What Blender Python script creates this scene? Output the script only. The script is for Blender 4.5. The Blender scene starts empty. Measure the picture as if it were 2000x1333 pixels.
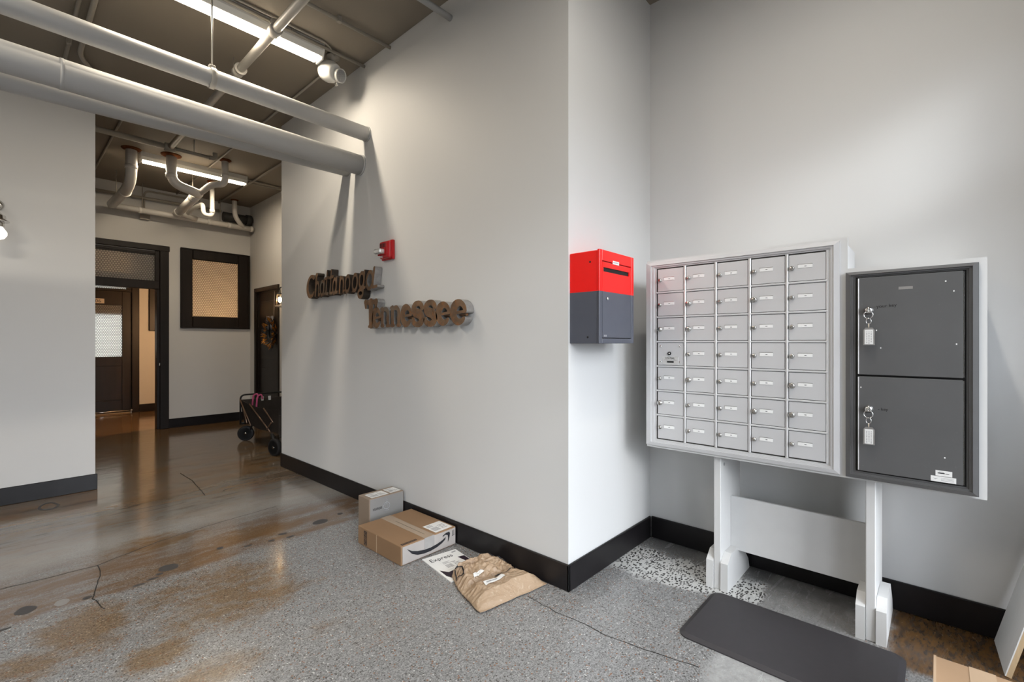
import bpy, bmesh, math, random
import numpy as np
from mathutils import Vector, Matrix, noise

random.seed(7)
S = bpy.context.scene
COL = S.collection
R = math.radians

# ------------------------------------------------------------------ camera
cam_d = bpy.data.cameras.new('camera')
cam_d.sensor_width = 36.0
cam_d.lens = 36.0 * 915.0 / 2000.0
cam_d.shift_y = 0.00075
cam_d.clip_start = 0.02
cam = bpy.data.objects.new('camera', cam_d)
cam.location = (0, 0, 1.4)
cam.rotation_euler = (R(90), 0, R(42.26 - 90))
COL.objects.link(cam)
S.camera = cam

# ------------------------------------------------------------------ view
S.view_settings.view_transform = 'Standard'
S.view_settings.look = 'None'
S.view_settings.exposure = 0.12
S.view_settings.gamma = 1.0
S.view_settings.use_curve_mapping = False
S.cycles.use_denoising = True
S.cycles.use_light_tree = False
S.cycles.use_adaptive_sampling = True
S.cycles.adaptive_threshold = 0.05
S.cycles.max_bounces = 7
S.cycles.diffuse_bounces = 4
S.cycles.glossy_bounces = 3
S.cycles.transmission_bounces = 6
S.cycles.transparent_max_bounces = 8
S.cycles.sample_clamp_indirect = 6.0
S.cycles.caustics_reflective = False
S.cycles.caustics_refractive = False

# ------------------------------------------------------------------ world: bright overcast sky over a darker street
SKY = 6.8
w = bpy.data.worlds.new('world')
S.world = w
w.use_nodes = True
nt = w.node_tree
nt.nodes.clear()
tc = nt.nodes.new('ShaderNodeTexCoord')
sep = nt.nodes.new('ShaderNodeSeparateXYZ')
ramp = nt.nodes.new('ShaderNodeValToRGB')
ramp.color_ramp.elements[0].position = 0.47
ramp.color_ramp.elements[0].color = (0.155, 0.162, 0.172, 1)
ramp.color_ramp.elements[1].position = 0.56
ramp.color_ramp.elements[1].color = (0.89, 0.955, 1.04, 1)
mr = nt.nodes.new('ShaderNodeMath'); mr.operation = 'MULTIPLY_ADD'
mr.inputs[1].default_value = 0.5; mr.inputs[2].default_value = 0.5
bg = nt.nodes.new('ShaderNodeBackground'); bg.inputs['Strength'].default_value = SKY
wo = nt.nodes.new('ShaderNodeOutputWorld')
nt.links.new(tc.outputs['Generated'], sep.inputs[0])
nt.links.new(sep.outputs['Z'], mr.inputs[0])
nt.links.new(mr.outputs[0], ramp.inputs[0])
nt.links.new(ramp.outputs[0], bg.inputs['Color'])
nt.links.new(bg.outputs[0], wo.inputs[0])

# daylight portal in the glazed entrance behind the camera
pl = bpy.data.lights.new('entrance_daylight_portal', 'AREA')
pl.shape = 'RECTANGLE'; pl.size = 2.74; pl.size_y = 2.94
pl.cycles.is_portal = True
plo = bpy.data.objects.new('entrance_daylight_portal', pl)
plo.location = (1.66, -0.80, 1.47); plo.rotation_euler = (R(90), 0, 0)   # faces +Y, into the lobby
COL.objects.link(plo)
plo2 = plo.copy(); plo2.data = pl.copy(); plo2.data.size = 2.2
plo2.location = (-1.5, -0.80, 1.47)  # portal for the added left bays
COL.objects.link(plo2)

# bright part of the overcast sky, entering through the entrance glazing
sun_d = bpy.data.lights.new('hazy_sun', 'SUN')
sun_d.energy = 1.5
sun_d.angle = R(15)
sun_d.color = (0.95, 0.98, 1.0)
sun = bpy.data.objects.new('hazy_sun', sun_d)
sun.rotation_euler = Vector((0.45, 0.80, -0.30)).to_track_quat('-Z', 'Y').to_euler()
COL.objects.link(sun)

# daylight of the room behind door 106 (its own window)
al = bpy.data.lights.new('back_room_window_light', 'AREA')
al.shape = 'RECTANGLE'; al.size = 1.6; al.size_y = 1.8; al.energy = 95; al.color = (0.86, 0.95, 1.0)
alo = bpy.data.objects.new('back_room_window_light', al)
alo.location = (1.2, 13.3, 1.55); alo.rotation_euler = (R(-90), 0, 0)     # faces -Y
COL.objects.link(alo)

# ================================================================== helpers
ORG = {}


class NT:
    """small node-tree writer"""
    def __init__(self, name):
        self.m = bpy.data.materials.new(name)
        self.m.use_nodes = True
        self.t = self.m.node_tree
        self.t.nodes.clear()
        self.out = self.t.nodes.new('ShaderNodeOutputMaterial')

    def n(self, typ, **kw):
        nd = self.t.nodes.new('ShaderNode' + typ)
        for k, v in kw.items():
            setattr(nd, k, v)
        return nd

    def put(self, sock, v):
        if v is None:
            return
        if isinstance(v, bpy.types.NodeSocket):
            self.t.links.new(v, sock)
        elif isinstance(v, (tuple, list)) and len(v) == 3 and sock.type == 'RGBA':
            sock.default_value = (*v, 1)
        else:
            sock.default_value = v

    def math(self, op, a, b=None, c=None, clamp=False):
        nd = self.n('Math', operation=op, use_clamp=clamp)
        self.put(nd.inputs[0], a)
        if b is not None: self.put(nd.inputs[1], b)
        if c is not None: self.put(nd.inputs[2], c)
        return nd.outputs[0]

    def mix(self, f, a, b, blend='MIX'):
        nd = self.n('Mix', data_type='RGBA', blend_type=blend)
        self.put(nd.inputs[0], f); self.put(nd.inputs[6], a); self.put(nd.inputs[7], b)
        return nd.outputs[2]

    def step(self, v, lo, hi, a=0.0, b=1.0):
        nd = self.n('MapRange', interpolation_type='SMOOTHSTEP')
        self.put(nd.inputs[0], v)
        nd.inputs[1].default_value = lo; nd.inputs[2].default_value = hi
        nd.inputs[3].default_value = a; nd.inputs[4].default_value = b
        return nd.outputs[0]

    def pos(self):
        return self.n('NewGeometry').outputs['Position']

    def obj(self):
        return self.n('TexCoord').outputs['Object']

    def xyz(self, v):
        nd = self.n('SeparateXYZ'); self.put(nd.inputs[0], v)
        return nd.outputs

    def mapv(self, v, scale=(1, 1, 1), loc=(0, 0, 0), rot=(0, 0, 0)):
        nd = self.n('Mapping'); self.put(nd.inputs[0], v)
        nd.inputs['Location'].default_value = loc
        nd.inputs['Rotation'].default_value = rot
        nd.inputs['Scale'].default_value = scale
        return nd.outputs[0]

    def noise(self, v, scale, detail=4, rough=0.55, dist=0.0):
        nd = self.n('TexNoise'); self.put(nd.inputs['Vector'], v)
        nd.inputs['Scale'].default_value = scale; nd.inputs['Detail'].default_value = detail
        nd.inputs['Roughness'].default_value = rough; nd.inputs['Distortion'].default_value = dist
        return nd.outputs['Fac']

    def voro(self, v, scale, feature='F1', rand=1.0):
        nd = self.n('TexVoronoi', feature=feature); self.put(nd.inputs['Vector'], v)
        nd.inputs['Scale'].default_value = scale; nd.inputs['Randomness'].default_value = rand
        return nd

    def bump(self, h, strength=0.2, dist=0.01):
        nd = self.n('Bump'); nd.inputs['Strength'].default_value = strength
        nd.inputs['Distance'].default_value = dist
        self.put(nd.inputs['Height'], h)
        return nd.outputs[0]

    def princ(self, color, rough=0.5, metal=0.0, spec=0.5, normal=None, **kw):
        b = self.n('BsdfPrincipled')
        self.put(b.inputs['Base Color'], color); self.put(b.inputs['Roughness'], rough)
        self.put(b.inputs['Metallic'], metal); self.put(b.inputs['Specular IOR Level'], spec)
        if normal is not None: self.put(b.inputs['Normal'], normal)
        for k, v in kw.items():
            self.put(b.inputs[k.replace('_', ' ')], v)
        return b.outputs[0]

    def done(self, sh):
        self.t.links.new(sh, self.out.inputs[0])
        return self.m


def plain(name, col, rough=0.5, metal=0.0, spec=0.5, var=0.06, nscale=12.0, bump=0.0, bscale=200.0, stretch=(1, 1, 1)):
    k = NT(name)
    p = k.mapv(k.obj(), stretch)
    f = k.noise(p, nscale, 2)
    c = k.mix(f, tuple(x * (1 - var) for x in col), tuple(min(1, x * (1 + var)) for x in col))
    nrm = k.bump(k.noise(p, bscale, 1), bump, 0.002) if bump else None
    return k.done(k.princ(c, rough, metal, spec, nrm))


def emit(name, col, strength):
    k = NT(name)
    e = k.n('Emission'); k.put(e.inputs[0], col); e.inputs[1].default_value = strength
    return k.done(e.outputs[0])


class MB:
    def __init__(self):
        self.bm = bmesh.new()

    def _mat(self, faces, mi):
        if mi:
            for f in faces: f.material_index = mi

    def box(self, a, b, bev=0.0, mi=0, seg=1):
        lo = Vector([min(x, y) for x, y in zip(a, b)]); hi = Vector([max(x, y) for x, y in zip(a, b)])
        c = (lo + hi) / 2; s = hi - lo
        r = bmesh.ops.create_cube(self.bm, size=1.0, matrix=Matrix.Translation(c) @ Matrix.Diagonal((*s, 1)))
        vs = r['verts']; fs = {f for v in vs for f in v.link_faces}
        self._mat(fs, mi)
        if bev > 0:
            es = list({e for v in vs for e in v.link_edges})
            g = bmesh.ops.bevel(self.bm, geom=es, offset=bev, segments=seg, affect='EDGES', profile=0.5)
            self._mat(g['faces'], mi)
        return self

    def poly(self, pts, d, mi=0):
        """closed prism: planar polygon pts swept by vector d"""
        d = Vector(d)
        a = [self.bm.verts.new(Vector(p)) for p in pts]
        b = [self.bm.verts.new(Vector(p) + d) for p in pts]
        n = len(pts)
        fs = [self.bm.faces.new(a), self.bm.faces.new(list(reversed(b)))]
        for i in range(n):
            fs.append(self.bm.faces.new((a[i], b[i], b[(i + 1) % n], a[(i + 1) % n])))
        self._mat(fs, mi)
        return self

    def tube(self, pts, r, n=12, caps=True, mi=0, closed=False):
        pts = [Vector(p) for p in pts]
        rs = r if isinstance(r, (list, tuple)) else [r] * len(pts)
        m = len(pts)
        rings = []
        prev = None
        for i, p in enumerate(pts):
            if closed:
                t = (pts[(i + 1) % m] - pts[i - 1]).normalized()
            else:
                t = (pts[min(i + 1, m - 1)] - pts[max(i - 1, 0)]).normalized()
            if prev is None:
                up = Vector((0, 0, 1)) if abs(t.z) < 0.9 else Vector((1, 0, 0))
                u = t.cross(up).normalized()
            else:
                u = (prev - t * prev.dot(t)).normalized()
            prev = u
            v = t.cross(u)
            rings.append([self.bm.verts.new(p + (u * math.cos(2 * math.pi * k / n) + v * math.sin(2 * math.pi * k / n)) * rs[i]) for k in range(n)])
        fs = []
        for i in range(m if closed else m - 1):
            A, B = rings[i], rings[(i + 1) % m]
            for k in range(n):
                f = self.bm.faces.new((A[k], A[(k + 1) % n], B[(k + 1) % n], B[k])); f.smooth = True
                fs.append(f)
        if caps and not closed:
            fs.append(self.bm.faces.new(list(reversed(rings[0])))); fs.append(self.bm.faces.new(rings[-1]))
        self._mat(fs, mi)
        return self

    def lathe(self, prof, o, axis=(0, 0, 1), n=24, mi=0, smooth=True):
        """prof: [(radius, height)] along axis from o"""
        ax = Vector(axis).normalized(); o = Vector(o)
        up = Vector((0, 0, 1)) if abs(ax.z) < 0.9 else Vector((1, 0, 0))
        u = ax.cross(up).normalized(); v = ax.cross(u)
        rings = []
        for r, h in prof:
            if r < 1e-6:
                rings.append([self.bm.verts.new(o + ax * h)])
            else:
                rings.append([self.bm.verts.new(o + ax * h + (u * math.cos(2 * math.pi * k / n) + v * math.sin(2 * math.pi * k / n)) * r) for k in range(n)])
        fs = []
        for A, B in zip(rings, rings[1:]):
            for k in range(n):
                a = A[k % len(A)]; b = A[(k + 1) % len(A)]; c = B[(k + 1) % len(B)]; d = B[k % len(B)]
                vs = []
                for x in (a, b, c, d):
                    if x not in vs: vs.append(x)
                if len(vs) >= 3:
                    f = self.bm.faces.new(vs); f.smooth = smooth; fs.append(f)
        for ring, rev in ((rings[0], True), (rings[-1], False)):
            if len(ring) > 2:
                fs.append(self.bm.faces.new(list(reversed(ring)) if rev else ring))
        self._mat(fs, mi)
        return self

    def mesh(self, verts, faces, mi=0, smooth=False):
        vs = [self.bm.verts.new(Vector(v)) for v in verts]
        fs = []
        for f in faces:
            try:
                g = self.bm.faces.new([vs[i] for i in f]); g.smooth = smooth; fs.append(g)
            except ValueError:
                pass
        self._mat(fs, mi)
        return self

    def text(self, s, size, o, u, v, ext=0.0004, align='LEFT', mi=0, sx=1.0):
        me = text_mesh(s, size, ext, align)
        o = Vector(o); u = Vector(u).normalized(); v = Vector(v).normalized(); nn = u.cross(v)
        self.mesh([o + u * (p[0] * sx) + v * p[1] + nn * (p[2] + ext) for p in me[0]], me[1], mi)
        return self

    def build(self, name, mats, parent=None, origin=None):
        bm = self.bm
        bmesh.ops.recalc_face_normals(bm, faces=bm.faces)
        if parent is not None:
            org = ORG[parent]
        elif origin is not None:
            org = Vector(origin)
        else:
            xs = [v.co.x for v in bm.verts]; ys = [v.co.y for v in bm.verts]; zs = [v.co.z for v in bm.verts]
            org = Vector(((min(xs) + max(xs)) / 2, (min(ys) + max(ys)) / 2, min(zs)))
        for v in bm.verts:
            v.co -= org
        me = bpy.data.meshes.new(name)
        bm.to_mesh(me); bm.free()
        for m_ in (mats if isinstance(mats, (list, tuple)) else [mats]):
            me.materials.append(m_)
        o = bpy.data.objects.new(name, me)
        COL.objects.link(o)
        if parent is not None:
            o.parent = parent
        else:
            o.location = org
        ORG[o] = org
        return o


_TXT = {}


def text_mesh(s, size, ext, align):
    key = (s, size, ext, align)
    if key not in _TXT:
        cu = bpy.data.curves.new('txt', 'FONT')
        cu.body = s; cu.size = size; cu.extrude = ext; cu.align_x = align; cu.resolution_u = 3
        o = bpy.data.objects.new('txt', cu)
        COL.objects.link(o)
        bpy.context.view_layer.update()
        me = bpy.data.meshes.new_from_object(o.evaluated_get(bpy.context.evaluated_depsgraph_get()))
        _TXT[key] = ([tuple(v.co) for v in me.vertices], [tuple(p.vertices) for p in me.polygons])
        bpy.data.meshes.remove(me)
        bpy.data.objects.remove(o); bpy.data.curves.remove(cu)
    return _TXT[key]


def tag(o, label, cat, group=None, kind=None):
    o['label'] = label; o['category'] = cat
    if group: o['group'] = group
    if kind: o['kind'] = kind
    return o


def thing(name, loc, label, cat, group=None, kind=None):
    o = bpy.data.objects.new(name, None)
    o.empty_display_size = 0.05
    COL.objects.link(o)
    o.location = loc
    ORG[o] = Vector(loc)
    return tag(o, label, cat, group, kind)


def dup(o, parent, delta):
    """copy of a part with its sub-parts, moved by delta"""
    c = o.copy(); COL.objects.link(c); c.parent = parent
    c.location = Vector(o.location) + Vector(delta)
    ORG[c] = ORG[o] + Vector(delta)
    for ch in list(o.children):
        d = ch.copy(); COL.objects.link(d); d.parent = c
        ORG[d] = ORG[ch] + Vector(delta)
    return c


def fillet(pts, r, n=7):
    """round the inner corners of a polyline"""
    pts = [Vector(p) for p in pts]
    out = [pts[0]]
    for a, b, c in zip(pts, pts[1:], pts[2:]):
        d1 = (a - b); d2 = (c - b)
        k = min(r, d1.length * 0.49, d2.length * 0.49)
        p0 = b + d1.normalized() * k; p1 = b + d2.normalized() * k
        for i in range(n + 1):
            t = i / n
            out.append(p0 * (1 - t) ** 2 + b * (2 * t * (1 - t)) + p1 * t * t)
    out.append(pts[-1])
    return out


def pick(mod):
    return random.random() * mod


# ================================================================== materials
def wall_paint(name, col):
    k = NT(name)
    p = k.pos()
    big = k.noise(p, 1.3, 2)
    c = k.mix(big, tuple(x * 0.975 for x in col), tuple(x * 1.02 for x in col))
    return k.done(k.princ(c, 0.55, 0, 0.3))


M = {}
M['wall'] = wall_paint('grey_wall_paint', (0.60, 0.60, 0.595))
M['wall_hall'] = wall_paint('hall_wall_paint', (0.58, 0.57, 0.55))
M['ceil'] = wall_paint('brown_grey_ceiling_paint', (0.225, 0.192, 0.152))
M['black_gloss'] = plain('black_gloss_paint', (0.010, 0.009, 0.010), 0.28, 0, 0.3, 0.3, 8, 0.02, 120)
M['darkwood'] = plain('dark_stained_wood', (0.014, 0.010, 0.008), 0.40, 0, 0.22, 0.5, 9, 0.06, 90, (1, 1, 0.12))
M['pipe_grey'] = plain('grey_painted_pipe', (0.44, 0.44, 0.435), 0.45, 0, 0.5, 0.05, 5, 0.05, 60)
M['conduit'] = plain('brown_grey_painted_conduit', (0.30, 0.27, 0.225), 0.45, 0, 0.5, 0.08, 8)
M['sprinkler'] = plain('grey_beige_painted_pipe', (0.42, 0.395, 0.35), 0.42, 0, 0.5, 0.06, 8)
M['pvc'] = plain('white_pvc', (0.74, 0.71, 0.66), 0.32, 0, 0.5, 0.05, 6)
M['rust'] = plain('rust_stain', (0.10, 0.030, 0.008), 0.9, 0, 0.1, 0.6, 40)
M['iron'] = plain('dark_cast_iron', (0.045, 0.043, 0.04), 0.6, 0.2, 0.4, 0.2, 20)
M['fix_white'] = plain('white_enamel', (0.66, 0.65, 0.61), 0.35, 0, 0.5, 0.03)
M['lens1'] = emit('fluorescent_lens', (1.0, 0.90, 0.75), 9.0)
M['lens2'] = emit('fluorescent_lens_hall', (1.0, 0.86, 0.66), 9.0)
M['bulb_warm'] = emit('warm_filament_bulb', (1.0, 0.60, 0.24), 60.0)
M['bulb_white'] = emit('white_globe_bulb', (1.0, 0.95, 0.88), 1.6)
M['chrome'] = plain('chrome', (0.75, 0.74, 0.72), 0.16, 1.0, 0.5, 0.04)
M['nickel'] = plain('worn_nickel', (0.50, 0.49, 0.47), 0.25, 1.0, 0.5, 0.12, 60)
M['alu'] = plain('satin_aluminium', (0.58, 0.58, 0.59), 0.44, 0.22, 0.5, 0.03, 5, 0.02, 160, (1, 1, 0.05))
M['alu_edge'] = plain('bright_aluminium_edge', (0.78, 0.78, 0.78), 0.28, 0.6, 0.5, 0.03)
M['wood_white'] = plain('grey_white_painted_wood', (0.60, 0.60, 0.595), 0.5, 0, 0.4, 0.04, 10, 0.12, 45, (6, 1, 1))
M['wood_raw'] = plain('raw_pine', (0.45, 0.33, 0.20), 0.6, 0, 0.3, 0.15, 16, 0.1, 60, (6, 6, 1))
M['mat'] = plain('charcoal_vinyl_mat', (0.040, 0.037, 0.040), 0.55, 0, 0.35, 0.1, 30, 0.12, 420)
M['black'] = plain('matte_black', (0.012, 0.012, 0.012), 0.6, 0, 0.3, 0.1)
M['blackprint'] = plain('black_print', (0.02, 0.02, 0.024), 0.6, 0, 0.2, 0.1, 60)
M['navy'] = plain('dark_purple_print', (0.020, 0.010, 0.020), 0.5, 0, 0.3, 0.1)
M['paper'] = plain('white_paper', (0.74, 0.74, 0.73), 0.6, 0, 0.3, 0.03)
M['greyprint'] = plain('grey_print', (0.33, 0.33, 0.34), 0.6, 0, 0.2, 0.3, 160)
M['tape'] = plain('clear_packing_tape', (0.36, 0.27, 0.19), 0.18, 0, 0.6, 0.06, 30)
M['tape_front'] = plain('clear_tape_on_pale_card', (0.36, 0.345, 0.33), 0.12, 0, 0.7, 0.12, 25)
M['red_plastic'] = plain('red_plastic', (0.42, 0.006, 0.010), 0.25, 0, 0.5, 0.05)
M['pink'] = plain('pink_strap', (0.42, 0.07, 0.16), 0.6, 0, 0.3, 0.1)
M['red_tube'] = plain('red_tube', (0.55, 0.01, 0.012), 0.4, 0, 0.5, 0.05)
M['fabric'] = plain('black_brown_canvas', (0.028, 0.023, 0.020), 0.8, 0, 0.2, 0.3, 14, 0.3, 500)
M['rubber'] = plain('black_rubber', (0.013, 0.013, 0.014), 0.6, 0, 0.3, 0.2)
M['frame_bronze'] = plain('worn_bronze_tube', (0.20, 0.13, 0.09), 0.35, 0.7, 0.5, 0.1)
M['gold'] = plain('gold_leaf', (0.50, 0.21, 0.035), 0.35, 0.5, 0.5, 0.35, 40)
M['char_leaf'] = plain('charcoal_leaf', (0.05, 0.048, 0.05), 0.4, 0.3, 0.5, 0.3, 40)
M['ribbon'] = plain('grey_ribbon', (0.13, 0.13, 0.145), 0.5, 0, 0.4, 0.1)
M['string'] = plain('pale_string', (0.30, 0.26, 0.25), 0.8, 0, 0.2, 0.1)
M['brass_plate'] = plain('pale_number_plate', (0.50, 0.42, 0.33), 0.4, 0.2, 0.5, 0.06)
M['steel_dark'] = None
M['slab_dark'] = plain('dark_filled_hole', (0.05, 0.047, 0.047), 0.5, 0, 0.4, 0.25, 40)
M['crack'] = plain('crack_line', (0.030, 0.028, 0.026), 0.8, 0, 0.2, 0.2)


def cardboard(name, col):
    k = NT(name)
    p = k.obj()
    f = k.noise(p, 6, 5)
    fl = k.noise(k.mapv(p, (1, 60, 1)), 10, 2)
    c = k.mix(f, tuple(x * 0.92 for x in col), tuple(x * 1.07 for x in col))
    c = k.mix(k.math('MULTIPLY', fl, 0.12), c, tuple(x * 0.8 for x in col))
    return k.done(k.princ(c, 0.7, 0, 0.25, k.bump(f, 0.1, 0.004)))


M['card'] = cardboard('brown_cardboard', (0.27, 0.165, 0.092))
M['card_pale'] = cardboard('pale_cardboard', (0.42, 0.385, 0.36))
M['card_grey'] = cardboard('dull_grey_cardboard', (0.255, 0.245, 0.235))
M['card_grey_side'] = cardboard('grey_brown_cardboard', (0.26, 0.20, 0.15))
M['card_tan'] = cardboard('tan_cardboard', (0.36, 0.235, 0.14))
M['card_tan_light'] = cardboard('tan_cardboard_taped', (0.45, 0.32, 0.21))


def kraft():
    k = NT('brown_kraft_paper')
    p = k.obj()
    f = k.noise(p, 9, 6, 0.6)
    g = k.noise(p, 34, 5, 0.6, 1.2)
    c = k.mix(f, (0.29, 0.19, 0.115), (0.40, 0.295, 0.20))
    c = k.mix(k.step(g, 0.52, 0.72), c, (0.46, 0.36, 0.26))
    return k.done(k.princ(c, 0.42, 0, 0.5, k.bump(g, 0.5, 0.008)))


M['kraft'] = kraft()


def locker_paint():
    k = NT('dark_grey_worn_enamel')
    p = k.obj()
    f = k.noise(p, 5, 5)
    s = k.noise(k.mapv(p, (1, 3, 3)), 14, 6, 0.7)
    c = k.mix(f, (0.085, 0.085, 0.087), (0.115, 0.115, 0.117))
    c = k.mix(k.step(s, 0.62, 0.80, 0, 0.35), c, (0.22, 0.22, 0.22))
    return k.done(k.princ(c, k.step(s, 0.3, 0.8, 0.38, 0.5), 0.1, 0.5))


M['locker'] = locker_paint()


def two_tone():
    k = NT('red_over_grey_enamel')
    z = k.xyz(k.pos())[2]
    f = k.step(z, 1.6735, 1.6745)
    n = k.noise(k.obj(), 14, 4)
    g = k.mix(n, (0.070, 0.076, 0.098), (0.085, 0.091, 0.115))
    r = k.mix(n, (0.78, 0.004, 0.003), (0.86, 0.006, 0.004))
    return k.done(k.princ(k.mix(f, g, r), 0.30, 0, 0.5))


M['two_tone'] = two_tone()


def rusty():
    k = NT('rusted_sheet_metal')
    p = k.obj()
    f = k.noise(p, 11, 6, 0.65)
    g = k.noise(p, 38, 5, 0.7)
    h = k.noise(p, 4.5, 3)
    c = k.mix(k.step(f, 0.35, 0.65), (0.12, 0.076, 0.048), (0.22, 0.135, 0.080))
    c = k.mix(k.step(g, 0.48, 0.72), c, (0.26, 0.105, 0.032))
    c = k.mix(k.step(h, 0.55, 0.72, 0, 0.75), c, (0.20, 0.175, 0.145))
    return k.done(k.princ(c, 0.6, 0.35, 0.4, k.bump(g, 0.25, 0.004)))


M['rusty'] = rusty()
M['galv'] = plain('dull_galvanised_edge', (0.33, 0.32, 0.31), 0.42, 0.6, 0.5, 0.3, 30)


def pebbled(name, tint, rough=0.35):
    """patterned privacy glass: passes diffused light"""
    k = NT(name)
    p = k.obj()
    px, py, pz = k.xyz(k.pos())
    q3 = math.sqrt(3.0)

    def lat(ox):
        a_ = k.math('SUBTRACT', k.math('FRACT', k.math('MULTIPLY_ADD', px, 1 / 0.034, ox)), 0.5)
        b_ = k.math('MULTIPLY', k.math('SUBTRACT', k.math('FRACT', k.math('MULTIPLY_ADD', pz, 1 / (0.034 * q3), ox)), 0.5), q3)
        return k.math('SQRT', k.math('ADD', k.math('MULTIPLY', a_, a_), k.math('MULTIPLY', b_, b_)))
    d = k.step(k.math('MINIMUM', lat(0.0), lat(0.5)), 0.22, 0.50)
    tr = k.n('BsdfTranslucent'); k.put(tr.inputs[0], k.mix(d, tint, tuple(x * 0.34 for x in tint)))
    gl = k.n('BsdfGlossy'); gl.inputs['Roughness'].default_value = rough
    gl.inputs[0].default_value = (0.8, 0.8, 0.8, 1)
    df = k.n('BsdfDiffuse'); k.put(df.inputs[0], tuple(x * 0.5 for x in tint))
    b = k.bump(d, 0.6, 0.01)
    for s in (tr, gl, df): k.t.links.new(b, s.inputs['Normal'])
    m1 = k.n('MixShader'); m1.inputs[0].default_value = 0.18
    k.t.links.new(tr.outputs[0], m1.inputs[1]); k.t.links.new(df.outputs[0], m1.inputs[2])
    m2 = k.n('MixShader'); m2.inputs[0].default_value = 0.08
    k.t.links.new(m1.outputs[0], m2.inputs[1]); k.t.links.new(gl.outputs[0], m2.inputs[2])
    return k.done(m2.outputs[0])


M['pane'] = pebbled('patterned_privacy_glass', (0.90, 0.88, 0.84))
k = NT('clear_glass')
_t = k.n('BsdfTransparent'); _g = k.n('BsdfGlossy'); _g.inputs['Roughness'].default_value = 0.02
_l = k.n('LayerWeight'); _l.inputs[0].default_value = 0.2
_m = k.n('MixShader'); k.put(_m.inputs[0], k.math('MULTIPLY', _l.outputs['Fresnel'], 0.6))
k.t.links.new(_t.outputs[0], _m.inputs[1]); k.t.links.new(_g.outputs[0], _m.inputs[2])
M['glass'] = k.done(_m.outputs[0])


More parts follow.
